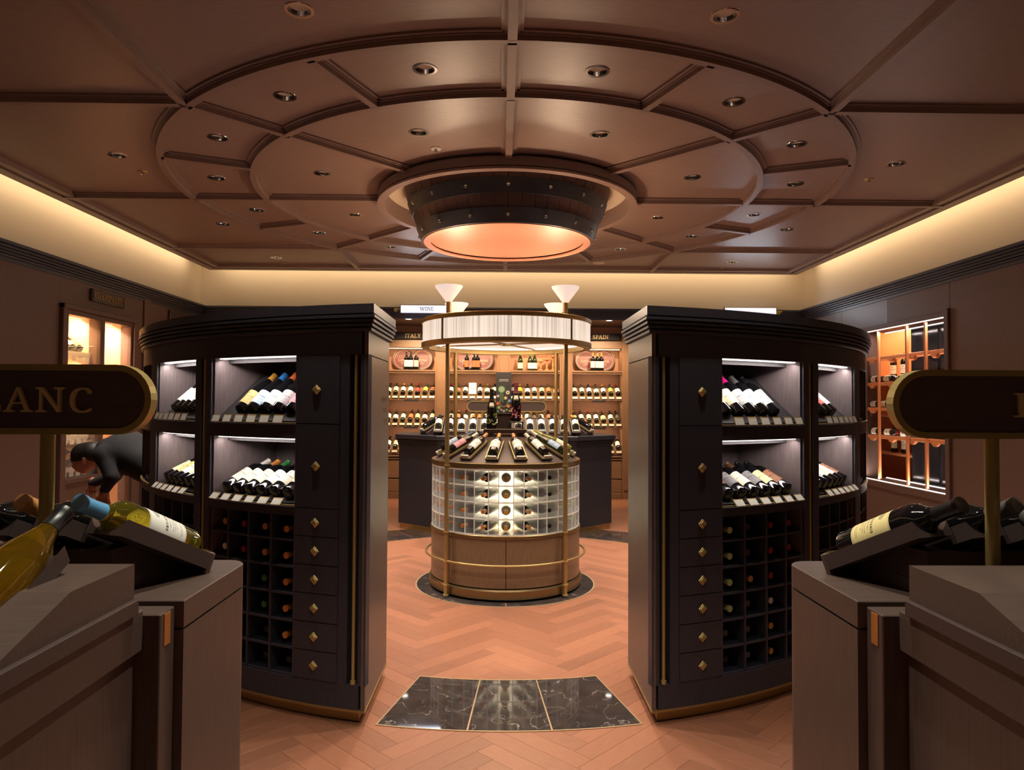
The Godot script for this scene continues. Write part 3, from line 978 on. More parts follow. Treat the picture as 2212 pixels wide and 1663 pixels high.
func build_back_shelves() -> void:
	var names := ["left", "left middle", "right middle", "right"]
	var glasses := ["dark", "green"]
	var caps := ["black", "red", "black", "grey", "gold", "brown", "black"]
	# what the photograph shows, by bay and row
	var seen := [
		[["cream", "cream", "cream", "white", "red", "ochre", "brown"], ["ivory", "white", "ivory", "orange", "pale yellow", "white", "cream"], ["white", "cream", "ivory", "grey", "white", "cream", "ivory"]],
		[["white", "brown", "cream", "white", "silver", "cream", "ivory"], ["ivory", "orange", "cream", "pale yellow", "orange", "white", "cream"], ["white", "cream", "ivory", "white", "cream", "ivory", "white"]],
		[["grey", "gold", "white", "silver", "pale yellow", "orange", "cream"], ["white", "pale yellow", "ivory", "black", "cream", "brown", "white"], ["white", "cream", "ivory", "white", "cream", "ivory", "white"]],
		[["ivory", "cream", "white", "ivory", "white", "ochre", "ivory"], ["cream", "ivory", "cream", "white", "pale yellow", "ivory", "black"], ["ivory", "cream", "white", "ivory", "white", "cream", "white"]],
	]
	var wb := get_node("wall_back")
	for k in range(-3, 4):
		put(MB.new().span(Vector3(k - 0.1, 0, -11.2), Vector3(k + 0.1, 2.76, -11.6)).span(Vector3(k - 0.07, 0.14, -11.188), Vector3(k + 0.07, 2.5, -11.2)), "pilaster", mats.shelf, wb)
	for b in range(-1, 5):
		var x := b - 1.5
		var nm: String = names[b] if b in range(4) else "far left" if b < 0 else "far right"
		var o := thing("shelving_bay", Vector3(x, 0, -11.4), "brown wooden wine shelving in the back alcove, %s bay" % nm, "shelf", "back alcove shelving")
		put(MB.new().span(Vector3(x - 0.4, 0.8, -11.58), Vector3(x + 0.4, 2.76, -11.6)), "back_panel", mats.niche, o)
		put(MB.new().span(Vector3(x - 0.4, 2.41, -11.22), Vector3(x + 0.4, 2.53, -11.3), 0.004), "header", mats.shelf_h, o)
		put(MB.new().span(Vector3(x - 0.4, 2.52, -11.32), Vector3(x + 0.4, 2.765, -11.34)), "header_panel", mats.niche, o)
		put(MB.new().span(Vector3(x - 0.4, 2.405, -11.23), Vector3(x + 0.4, 2.42, -11.58)), "top_board", mats.shelf_h, o)
		put(MB.new().span(Vector3(x - 0.4, 2.022, -11.2), Vector3(x + 0.4, 2.052, -11.58), 0.003), "shelf", mats.shelf_h, o)
		put(MB.new().span(Vector3(x - 0.4, 1.993, -11.215), Vector3(x + 0.4, 2.022, -11.26), 0.004), "shelf_edge", mats.shelf_h, o)
		for r in 3:
			var y: float = [1.62, 1.187, 0.755][r]
			put(MB.new().span(Vector3(x - 0.4, y - 0.052, -11.2), Vector3(x + 0.4, y, -11.24), 0.003), "shelf_edge", mats.shelf_h, o)
			var sl := deg_to_rad(33)
			put(MB.new().box(Vector3(x, y + 0.09, -11.39), Vector3(0.8, 0.016, 0.37), Basis(Vector3.RIGHT, sl)), "slanted_board", mats.shelf_h, o)
			put(MB.new().box(Vector3(x, y + 0.012, -11.198), Vector3(0.8, 0.024, 0.004)), "tag_rail", mats.brass_soft, o)
		put(MB.new().span(Vector3(x - 0.4, 0.66, -11.19), Vector3(x + 0.4, 0.69, -11.58), 0.004).span(Vector3(x - 0.4, 0.62, -11.2), Vector3(x + 0.4, 0.645, -11.58), 0.003), "cabinet_top", mats.shelf_h, o)
		for d in [[0.32, 0.61], [0.1, 0.31]]:
			for s in [-1, 1]:
				put(MB.new().span(Vector3(x + s * 0.003, d[0] + 0.003, -11.21), Vector3(x + s * 0.396, d[1] - 0.003, -11.23), 0.003), "drawer_front", mats.shelf, o)
		put(MB.new().span(Vector3(x - 0.4, 0.0, -11.19), Vector3(x + 0.4, 0.095, -11.25), 0.004), "plinth", mats.shelf_h, o)
		# light hidden behind the header
		put(MB.new().span(Vector3(x - 0.38, 2.396, -11.32), Vector3(x + 0.38, 2.404, -11.335)), "led_strip", mats.led_warm, o)
		area(o, Vector3(x, 2.39, -11.33), Vector3(0, -1, -0.35), Vector3.RIGHT, Vector2(0.76, 0.012), Color(1, 0.82, 0.62), 0.4)
		for y in [2.0, 1.56, 1.13]:
			area(o, Vector3(x, y - 0.012, -11.27), Vector3(0, -1, -0.4), Vector3.RIGHT, Vector2(0.74, 0.012), Color(1, 0.86, 0.70), 0.17)
		if b < 0 or b > 3:
			continue
		for r in 3:
			var pick := []
			for k in 7:
				var lab: String = seen[b][r][k]
				pick.append(["claret" if (k * 3 + r + b) % 4 else "burgundy", glasses[(k + r) % 2], caps[(k * 2 + r + b) % 7], lab])
			if b == 1 and r == 0:
				pick[3] = []
			var y: float = [1.668, 1.235, 0.803][r]
			rows_of_bottles(x - 0.354, 7, 0.117, y, -11.235, 33, "%s row, %s back bay" % [["upper", "middle", "lower"][r], nm], "bottles on the back shelves", pick)
			for k in 7:
				var t := put(MB.new().box(Vector3(x - 0.354 + k * 0.117, y - 0.052, -11.192), Vector3(0.084, 0.03, 0.003), Basis(Vector3.RIGHT, -0.3)), "price_tag", mats.paper)
				tag(t, "white price tag, %s from left, %s row, %s back bay" % [ORD[k], ["upper", "middle", "lower"][r], nm], "price tag", "price tags on the back shelves")
			if r < 2:
				var pl := put(MB.new().box(Vector3(x + 0.02, y - 0.118 + 0.012, -11.19), Vector3(0.22, 0.034, 0.02), Basis.IDENTITY, 0.003), "name_plate", mats.dark)
				tag(pl, "small black name plate on the %s shelf edge, %s back bay" % [["upper", "middle"][r], nm], "sign", "black plates on the back shelf edges")
		if b == 1:
			var g := thing("gift_box", Vector3(x - 0.0, 1.64, -11.3), "white wine gift box with a pale red band among the upper-row bottles", "box")
			var tilt := Basis(Vector3.RIGHT, -0.45)
			put(MB.new().box(Vector3(x - 0.003, 1.745, -11.30), Vector3(0.12, 0.20, 0.07), tilt, 0.002), "carton", mats.paper, g)
			put(MB.new().box(Vector3(x - 0.003, 1.745, -11.30) + tilt * Vector3(0, 0.0, 0.0355), Vector3(0.118, 0.05, 0.001), tilt), "printed_band", label_mats[10], g)
		# top row
		if b != 2:
			for s in [-1, 1]:
				var bx: float = x + s * 0.15 + 0.0
				var h := thing("barrel_end", Vector3(bx, 2.052, -11.5), "dark red painted barrel end, white script, %s of pair, %s back bay" % ["left" if s < 0 else "right", nm], "barrel end", "barrel ends on the top shelf")
				var xf := Transform3D(up_basis(Vector3(0, 0.12, 1), Vector3.UP), Vector3(bx, 2.228, -11.55))
				put(MB.new().lathe([Vector2(0.165, 0), Vector2(0.178, 0.03), Vector2(0.176, 0.075), Vector2(0.158, 0.075), Vector2(0.156, 0.055)], 48, xf), "barrel_rim", mats.stave, h)
				put(MB.new().lathe([Vector2(0.157, 0.055), Vector2(0, 0.0552)], 40, xf), "barrel_head", plain_once("wine_red", srgb(82, 28, 29), 0.5), h)
				put(MB.new().lathe([Vector2(0.15, 0.0575), Vector2(0.144, 0.0575)], 40, xf), "painted_ring", mats.copper, h)
				var tb := Transform3D(Basis(Vector3.RIGHT, xf.basis.y.cross(Vector3.RIGHT), xf.basis.y), Vector3(bx, 2.222, -11.49))
				lettering(h, "Lyrna", tb, 0.042, mats.copper, 0.002, true)
				lettering(h, "1978", Transform3D(tb.basis, tb.origin + tb.basis.y * -0.055), 0.022, mats.copper, 0.002)
		var stand: Array = [[["white", "black", -0.075], ["white", "black", -0.005], ["cream", "brown", 0.082]], [["orange", "black", -0.1], ["orange", "black", 0.02], ["orange", "black", 0.075]], [["cream", "green", -0.235], ["white", "green", -0.075], ["white", "green", 0.0]], [["white", "orange", -0.06], ["white", "orange", 0.02], ["white", "orange", 0.085]]][b]
		for k in 3:
			var e: Array = stand[k]
			bottle("burgundy" if b == 2 else "claret", "green" if b == 2 else "dark", e[1], e[0], Vector3(x + e[2], 2.052, -11.3 - 0.012 * k), Vector3.UP, Vector3.BACK, "standing %s-labelled bottle, %s of three, top shelf, %s back bay" % [e[0], ORD[k], nm], "bottles standing on the top shelf")
		if b == 2:
			for e in [[0.10, 0.16, 0.07], [0.20, 0.19, 0.085], [0.30, 0.24, 0.08], [0.19, 0.10, 0.0]]:
				if e[2] == 0.0:
					continue
				var xf := Transform3D(Basis.IDENTITY, Vector3(x + e[0], 2.052, -11.38))
				var g := thing("wooden_stand", Vector3(x + e[0], 2.052, -11.38), "turned orange wooden pedestal stand, %s of three in the right middle back bay" % ("leftmost" if e[0] < 0.15 else "middle" if e[0] < 0.25 else "rightmost"), "stand", "turned wooden stands")
				put(MB.new().lathe([Vector2(0.05, 0), Vector2(0.052, 0.008), Vector2(0.03, 0.02), Vector2(0.012, 0.04), Vector2(0.02, e[1] * 0.45), Vector2(0.01, e[1] * 0.6), Vector2(0.014, e[1] - 0.03), Vector2(0.03, e[1] - 0.014)], 20, xf), "pedestal", mats.orange, g)
				put(MB.new().lathe([Vector2(0.028, e[1] - 0.016), Vector2(e[2], e[1] - 0.01), Vector2(e[2], e[1]), Vector2(0, e[1])], 24, xf), "plate", mats.orange, g)
	# country boards over the outer bays
	for e in [["ITALY", -1.5], ["SPAIN", 1.5]]:
		var s := thing("country_sign", Vector3(e[1], 2.545, -11.3), "dark board with gold letters reading %s above the back shelves" % e[0], "sign", "country boards")
		put(MB.new().span(Vector3(e[1] - 0.34, 2.548, -11.26), Vector3(e[1] + 0.38, 2.655, -11.32), 0.004), "board", mats.dark, s)
		lettering(s, e[0], Transform3D(Basis.IDENTITY, Vector3(e[1] + (0.03 if e[0] == "ITALY" else 0.06), 2.6, -11.26)), 0.062, mats.gold_letter, 0.006)


func plain_once(key: String, c: Color, rough := 0.6, metal := 0.0) -> StandardMaterial3D:
	if not mats.has(key):
		mats[key] = plain(c, rough, metal)
	return mats[key]


# raised letters centred on xf's origin, cap height h, standing proud along z
func lettering(parent: Node3D, text: String, xf: Transform3D, h: float, mat: Material, depth := 0.004, italic := false, width := 0.0) -> void:
	var f := SystemFont.new()
	f.font_names = PackedStringArray(["Droid Serif"])
	f.font_italic = italic
	var tm := TextMesh.new()
	var fv := FontVariation.new()
	fv.base_font = f
	fv.spacing_glyph = 3 if width > 0 else 0
	tm.font = fv
	tm.text = text
	tm.font_size = 64
	tm.pixel_size = h / (64 * 0.71)
	tm.depth = depth
	tm.curve_step = 2.0
	var o := MeshInstance3D.new()
	o.name = "lettering"
	o.mesh = tm
	o.material_override = mat
	parent.add_child(o, true)
	var wide := tm.get_aabb().size.x
	var k := width / wide if width > 0 and wide > 0 else 1.0
	o.transform = Transform3D(Basis(xf.basis.x * k, xf.basis.y, xf.basis.z), xf.origin + xf.basis.z * depth * 0.5 - origin_of(parent))


# =====================================================================  counter behind the island
func build_back_counter() -> void:
	var o := thing("tasting_counter", Vector3(0.03, 0, -8.7), "black octagonal bar counter with stepped top and bottle ramps behind the round island", "counter")
	var p := PackedVector2Array([Vector2(-0.77, -8.12), Vector2(0.83, -8.12), Vector2(1.31, -8.54), Vector2(1.31, -8.95), Vector2(0.83, -9.35), Vector2(-0.77, -9.35), Vector2(-1.28, -8.95), Vector2(-1.28, -8.54)])
	put(MB.new().loop(p, [Vector2(-0.02, 0.0), Vector2(-0.02, 0.06), Vector2(-0.002, 0.062), Vector2(-0.002, 0.072)]), "plinth", mats.brass_soft, o)
	put(MB.new().loop(p, [Vector2(0, 0.072), Vector2(0, 1.02)]), "body", mats.black_deep, o)
	put(MB.new().loop(p, [Vector2(0.004, 1.02), Vector2(0.012, 1.022), Vector2(0.012, 1.036), Vector2(0.006, 1.038), Vector2(0.02, 1.042), Vector2(0.02, 1.056), Vector2(0.014, 1.058), Vector2(0.028, 1.062), Vector2(0.028, 1.076), Vector2(0.022, 1.08), Vector2(0.045, 1.09), Vector2(0.045, 1.135), Vector2(0.04, 1.14)]), "stepped_top", mats.black_deep, o)
	# long wedge that carries the ramps
	var w := PackedVector2Array([Vector2(-8.19, 1.14), Vector2(-8.19, 1.165), Vector2(-8.5, 1.33), Vector2(-8.62, 1.33), Vector2(-8.94, 1.165), Vector2(-8.94, 1.14)])
	put(MB.new().prism(w, Transform3D(Basis(Vector3.BACK, Vector3.UP, Vector3.LEFT), Vector3(0.78, 0, 0)), 1.5), "wedge", mats.brown_dark, o)
	var labs := ["cream", "ivory", "white", "white", "silver", "", "", "", "white", "white", "white", "cream", "cream"]
	var caps := ["black", "black", "black", "copper", "black", "", "", "", "grey", "black", "black", "black", "gold"]
	for k in 13:
		var x := -0.78 + k * 0.135
		ramp(o, Vector3(x, 1.178, -8.19), Vector3(0, 0, 1), 27, 0.30, 0.098)
		var a := deg_to_rad(27)
		var q := ["cream", "black"] if labs[k] == "" else [labs[k], caps[k]]
		bottle("claret", "dark", q[1], q[0], Vector3(x, 1.232, -8.222), Vector3(0, sin(a), -cos(a)), Vector3(0, cos(a), sin(a)), "%s-labelled bottle, %s capsule, %s from left, counter behind island" % [q[0], q[1], ORD[k]], "bottles on the back counter ramps")
	for s in [-1.0, 1.0]:
		var d := Vector3(s * 0.8, 0, 0.6).normalized()
		var c := Vector3(0.03 + s * 1.02, 1.178, -8.40)
		put(MB.new().prism(PackedVector2Array([Vector2(-0.03, 1.14), Vector2(-0.03, 1.165), Vector2(-0.30, 1.33), Vector2(-0.36, 1.33), Vector2(-0.36, 1.14)]), Transform3D(Basis(d, Vector3.UP, d.cross(Vector3.UP)), Vector3(c.x, 0, c.z) - d.cross(Vector3.UP) * 0.09), 0.18), "wedge", mats.brown_dark, o)
		ramp(o, c, d, 27, 0.30, 0.098)
		var a := deg_to_rad(27)
		bottle("claret", "dark", "black" if s < 0 else "gold", "", c + Vector3(0, 0.054, 0) - d * 0.03, Vector3(-d.x * cos(a), sin(a), -d.z * cos(a)), d * sin(a) + Vector3.UP * cos(a), "dark bottle on the %s corner ramp of the counter behind the island" % ("left" if s < 0 else "right"))
	sign_board("blank counter sign, grey capsule in a brass frame, behind the island display", Vector3(0.025, 1.4825, -8.56), 0.485, 0.0675, "", 0.30, 1.33)


# cradle ramp: a board with brass edges and an end stop, foot at p, running back from d and rising
func ramp(parent: Node3D, p: Vector3, d: Vector3, deg: float, length: float, width: float) -> MeshInstance3D:
	var a := deg_to_rad(deg)
	var u := -d * cos(a) + Vector3.UP * sin(a)
	var nn := d * sin(a) + Vector3.UP * cos(a)
	var x := u.cross(nn)
	var b := Basis(x, nn, -u if x.cross(nn).dot(-u) > 0 else u)
	var o := put(MB.new().box(p + u * length / 2, Vector3(width, 0.014, length), b, 0.002), "ramp", mats.brown_dark, parent)
	for s in [-1, 1]:
		put(MB.new().box(p + u * length / 2 + x * s * (width / 2 - 0.004) + nn * 0.012, Vector3(0.006, 0.012, length), b), "brass_edge", mats.brass, o)
	put(MB.new().box(p + u * 0.008 + nn * 0.018, Vector3(width * 0.7, 0.03, 0.016), b, 0.002), "end_stop", mats.paper_grey, o)
	return o


func capsule_pts(hl: float, r: float) -> PackedVector2Array:
	var p := PackedVector2Array()
	for k in 17:
		p.append(Vector2(hl - r, 0) + Vector2(r, 0).rotated(-PI / 2 + PI * k / 16))
	for k in 17:
		p.append(Vector2(-hl + r, 0) + Vector2(r, 0).rotated(PI / 2 + PI * k / 16))
	return p


func sign_board(label: String, c: Vector3, hl: float, r: float, text: String, post_x: float, foot: float) -> void:
	var o := thing("counter_sign", Vector3(c.x, foot, c.z), label, "sign")
	var xf := Transform3D(Basis.IDENTITY, c)
	put(MB.new().prism(capsule_pts(hl - 0.008, r - 0.008), Transform3D(Basis.IDENTITY, c - Vector3(0, 0, 0.009)), 0.018), "panel", mats.brown_h, o)
	# brass band round it
	var m := MB.new()
	var outer := capsule_pts(hl, r)
	var inner := capsule_pts(hl - 0.0115, r - 0.0115)
	for k in outer.size():
		var l := (k + 1) % outer.size()
		for z in [-0.012, 0.012]:
			m.quad(c + Vector3(outer[k].x, outer[k].y, z), c + Vector3(outer[l].x, outer[l].y, z), c + Vector3(inner[l].x, inner[l].y, z), c + Vector3(inner[k].x, inner[k].y, z), Vector3(0, 0, signf(z)))
		for e in [[outer, 1.0], [inner, -1.0]]:
			var pk: Vector2 = e[0][k]
			var pl: Vector2 = e[0][l]
			var g := (pl - pk).orthogonal()
			g = -g.normalized() * e[1] if g.dot(pk + pl - Vector2(signf(pk.x) * (hl - r), 0) * 2) < 0 else g.normalized() * e[1]
			m.quad(c + Vector3(pk.x, pk.y, -0.012), c + Vector3(pl.x, pl.y, -0.012), c + Vector3(pl.x, pl.y, 0.012), c + Vector3(pk.x, pk.y, 0.012), Vector3(g.x, g.y, 0))
	put(m, "brass_frame", mats.brass, o)
	for s in [-1, 1]:
		put(MB.new().rod(Vector3(c.x + s * post_x, foot, c.z), Vector3(c.x + s * post_x, c.y - r + 0.004, c.z), 0.0122, 20), "post", mats.brass, o)
	if text:
		lettering(o, text, Transform3D(Basis.IDENTITY, c + Vector3(0, -0.002, 0.009)), 0.045, mats.gold_letter, 0.006, false, 0.752 if text.length() > 12 else 0.512)


# =====================================================================  curved cabinets
const RF := 2.755
const RI := 2.16
const XE := 0.676


func cabinet_path(end_deg: float, s: int) -> PackedVector2Array:
	var p := PackedVector2Array()
	var a0 := rad_to_deg(asin(XE / RF))
	for k in 33:
		var a := deg_to_rad(lerpf(a0, end_deg, k / 32.0))
		p.append(Vector2(s * RF * sin(a), -6 + RF * cos(a)))
	var a1 := rad_to_deg(asin(XE / RI))
	for k in 33:
		var a := deg_to_rad(lerpf(end_deg, a1, k / 32.0))
		p.append(Vector2(s * RI * sin(a), -6 + RI * cos(a)))
	return p


func build_cabinet(s: int) -> void:
	var side := "left" if s < 0 else "right"
	var o := thing("curved_cabinet", at(40.0 * s, 2.45), "tall black curved wine cabinet with brass trim on the %s of the gap" % side, "cabinet", "")
	var path := cabinet_path(68, s)
	var seg := func(r0: float, r1: float, y0: float, y1: float, a0: float, a1: float, n := 8) -> MB:
		return MB.new().rect(r0, r1, y0, y1, a0 * s, a1 * s, n)
	put(MB.new().loop(path, [Vector2(-0.035, 0.004), Vector2(-0.035, 0.058), Vector2(0.002, 0.058), Vector2(0.002, 0.069), Vector2(-0.01, 0.07)]), "brass_plinth", mats.brass_soft, o)
	put(MB.new().loop(path, [Vector2(0.0, 1.855), Vector2(0.012, 1.857), Vector2(0.017, 1.860), Vector2(0.017, 1.872), Vector2(0.004, 1.876), Vector2(0.008, 1.879), Vector2(0.023, 1.880), Vector2(0.023, 1.892), Vector2(0.008, 1.896), Vector2(0.012, 1.899), Vector2(0.030, 1.900), Vector2(0.030, 1.912), Vector2(0.012, 1.916), Vector2(0.016, 1.919), Vector2(0.036, 1.920), Vector2(0.036, 1.932), Vector2(0.020, 1.936), Vector2(0.031, 1.942), Vector2(0.031, 1.985)]), "cornice", mats.black, o)
	# carcass: inner end in two boards, rear shell, floor and roof
	var ze := -6 + sqrt(RF * RF - XE * XE)
	var zi := -6 + sqrt(RI * RI - XE * XE)
	put(MB.new().span(Vector3(s * XE, 0.07, ze - 0.002), Vector3(s * (XE + 0.02), 1.743, zi + 0.002)), "end_panel", mats.end_wood, o)
	put(MB.new().span(Vector3(s * XE, 1.748, ze - 0.002), Vector3(s * (XE + 0.02), 1.856, zi + 0.002)), "end_panel", mats.end_wood, o)
	put(MB.new().rect(RI, RI + 0.02, 0.07, 1.856, 18.3 * s, 68.0 * s, 28), "rear_panel", mats.black, o)
	put(MB.new().rect(RI + 0.02, RF - 0.03, 1.80, 1.856, 17.5 * s, 68.0 * s, 28, XE + 0.021), "roof", mats.black, o)
	put(MB.new().rect(RF - 0.02, RF, 1.748, 1.856, 14.9 * s, 68.0 * s, 40), "frieze", mats.black, o)
	put(MB.new().rect(RF - 0.03, RF, 0.07, 0.183, 14.9 * s, 68.0 * s, 40), "bottom_rail", mats.black, o)
	put(MB.new().rect(RI + 0.02, RF - 0.03, 0.07, 0.18, 17.5 * s, 68.0 * s, 28, XE + 0.021), "bottom_board", mats.black, o)
	# stiles, grooves and brass rods
	put(seg.call(RF - 0.04, RF, 0.183, 1.748, 14.21, 15.0, 2), "stile", mats.black, o)
	put(seg.call(RF - 0.05, RF - 0.03, 0.183, 1.748, 15.0, 16.2, 2), "groove", mats.dark, o)
	put(seg.call(RF - 0.04, RF, 0.183, 1.748, 16.2, 22.4, 6), "front_panel", mats.black, o)
	put(MB.new().rod(at(15.6 * s, RF - 0.012, 0.20), at(15.6 * s, RF - 0.012, 1.745), 0.0085, 12).rod(at(15.6 * s, RF - 0.012, 0.186), at(15.6 * s, RF - 0.012, 0.202), 0.014, 12), "brass_rod", mats.brass, o)
	for e in [[35.2, 36.25], [37.15, 38.4], [50.0, 53.0], [64.5, 67.5]]:
		put(seg.call(RF - 0.06, RF, 0.183, 1.748, e[0], e[1], 3), "stile", mats.black, o)
	put(seg.call(RF - 0.05, RF - 0.03, 0.183, 1.748, 36.25, 37.15, 2), "groove", mats.dark, o)
	put(MB.new().rod(at(36.7 * s, RF - 0.01, 0.19), at(36.7 * s, RF - 0.01, 1.745), 0.0085, 12), "brass_rod", mats.brass, o)
	put(MB.new().rect(RI, RF - 0.02, 0.07, 1.856, 67.6 * s, 68.0 * s, 1), "end_panel", mats.black, o)
	# doors and drawers with diamond knobs
	var ys := [1.745, 1.412, 1.005]
	for k in 6:
		ys.append(1.005 - (k + 1) * 0.1363)
	for k in 8:
		var front := put(seg.call(RF, RF + 0.005, ys[k + 1] + 0.0035, ys[k] - 0.0015, 17.25, 22.33, 6), "door" if k < 2 else "drawer", mats.black, o)
		var kp := at(19.85 * s, RF + 0.005, (ys[k] + ys[k + 1]) / 2)
		var dir := (kp - Vector3(0, kp.y, -6)).normalized()
		var kb := Basis(Vector3.UP.cross(dir), Vector3.UP, dir) * Basis(Vector3.BACK, PI / 4)
		put(MB.new().box(kp + dir * 0.004, Vector3(0.036, 0.036, 0.008), kb, 0.003).box(kp + dir * 0.010, Vector3(0.026, 0.026, 0.006), kb, 0.0025), "knob", mats.brass, front)
	# open bays
	for bay in [[22.4, 35.2, 6, 4], [38.4, 50.0, 6, 4], [53.0, 64.5, 5, 4]]:
		var b0: float = bay[0]
		var b1: float = bay[1]
		put(seg.call(2.33, 2.345, 0.18, 1.80, b0, b1, 8), "back_panel", mats.black_in, o)
		for e in [[b0 - 0.02, b0 + 0.3], [b1 - 0.3, b1 + 0.02]]:
			put(seg.call(2.34, RF - 0.012, 0.18, 1.80, e[0], e[1], 1), "side_panel", mats.black_in, o)
		put(seg.call(2.345, RF - 0.02, 1.752, 1.77, b0, b1, 8), "bay_top", mats.dark, o)
		put(seg.call(RF - 0.02, RF + 0.001, 1.338, 1.408, b0, b1, 8), "shelf_front", mats.black, o)
		put(seg.call(2.345, RF - 0.02, 1.375, 1.392, b0, b1, 8), "shelf", mats.black_in, o)
		put(seg.call(RF - 0.02, RF + 0.001, 0.962, 1.004, b0, b1, 8), "shelf_front", mats.black, o)
		put(seg.call(2.345, RF - 0.02, 0.97, 0.985, b0, b1, 8), "shelf", mats.black, o)
		# slanted boards under the bottles
		put(MB.new().sector([Vector2(RF - 0.025, 1.41), Vector2(RF - 0.025, 1.425), Vector2(2.46, 1.665), Vector2(2.45, 1.655)], b0 * s, b1 * s, 8), "slanted_board", mats.dark, o)
		put(MB.new().sector([Vector2(RF - 0.025, 1.006), Vector2(RF - 0.025, 1.02), Vector2(2.42, 1.165), Vector2(2.41, 1.155)], b0 * s, b1 * s, 8), "slanted_board", mats.dark, o)
		for y in [1.412, 1.010]:
			put(MB.new().rect(RF - 0.004, RF + 0.008, y, y + 0.005, b0 * s, b1 * s, 8), "tag_rail", mats.brass, o)
		# pigeonholes
		for k in 7:
			var y: float = 0.187 + k * 0.1305
			put(seg.call(2.345, RF - 0.008, y - 0.005, y + 0.005, b0, b1, 8), "pigeonhole_shelf", mats.black, o)
		for k in range(1, 4):
			var a: float = lerpf(b0, b1, k / 4.0)
			put(seg.call(2.345, RF - 0.006, 0.187, 0.966, a - 0.12, a + 0.12, 1), "pigeonhole_divider", mats.black, o)
		# light strips under the frieze and under the shelf
		var mid := (b0 + b1) / 2 * s
		var w := deg_to_rad(b1 - b0) * 2.7
		var along := at(mid + 1, 2.7) - at(mid - 1, 2.7)
		if b0 > 50:
			continue
		put(MB.new().rect(2.685, 2.72, 1.744, 1.751, (b0 + 0.4) * s, (b1 - 0.4) * s, 8), "led_strip", mats.led, o)
		var inward := (C - at(mid, 2.7)).normalized()
		area(o, at(mid, 2.70, 1.738), Vector3(0, -1, 0) + inward * 0.3, along, Vector2(w * 0.9, 0.02), Color(1, 0.95, 0.92), 0.17)
		put(seg.call(2.655, 2.662, 1.724, 1.755, b0 + 0.3, b1 - 0.3, 8), "light_baffle", mats.dark, o)
		put(seg.call(2.655, 2.662, 1.312, 1.375, b0 + 0.3, b1 - 0.3, 8), "light_baffle", mats.dark, o)
		put(MB.new().rect(2.685, 2.72, 1.331, 1.338, (b0 + 0.4) * s, (b1 - 0.4) * s, 8), "led_strip", mats.led, o)
		area(o, at(mid, 2.70, 1.326), Vector3(0, -1, 0) + inward * 0.3, along, Vector2(w * 0.9, 0.02), Color(1, 0.95, 0.92), 0.14)
	fill_cabinet(s, side)


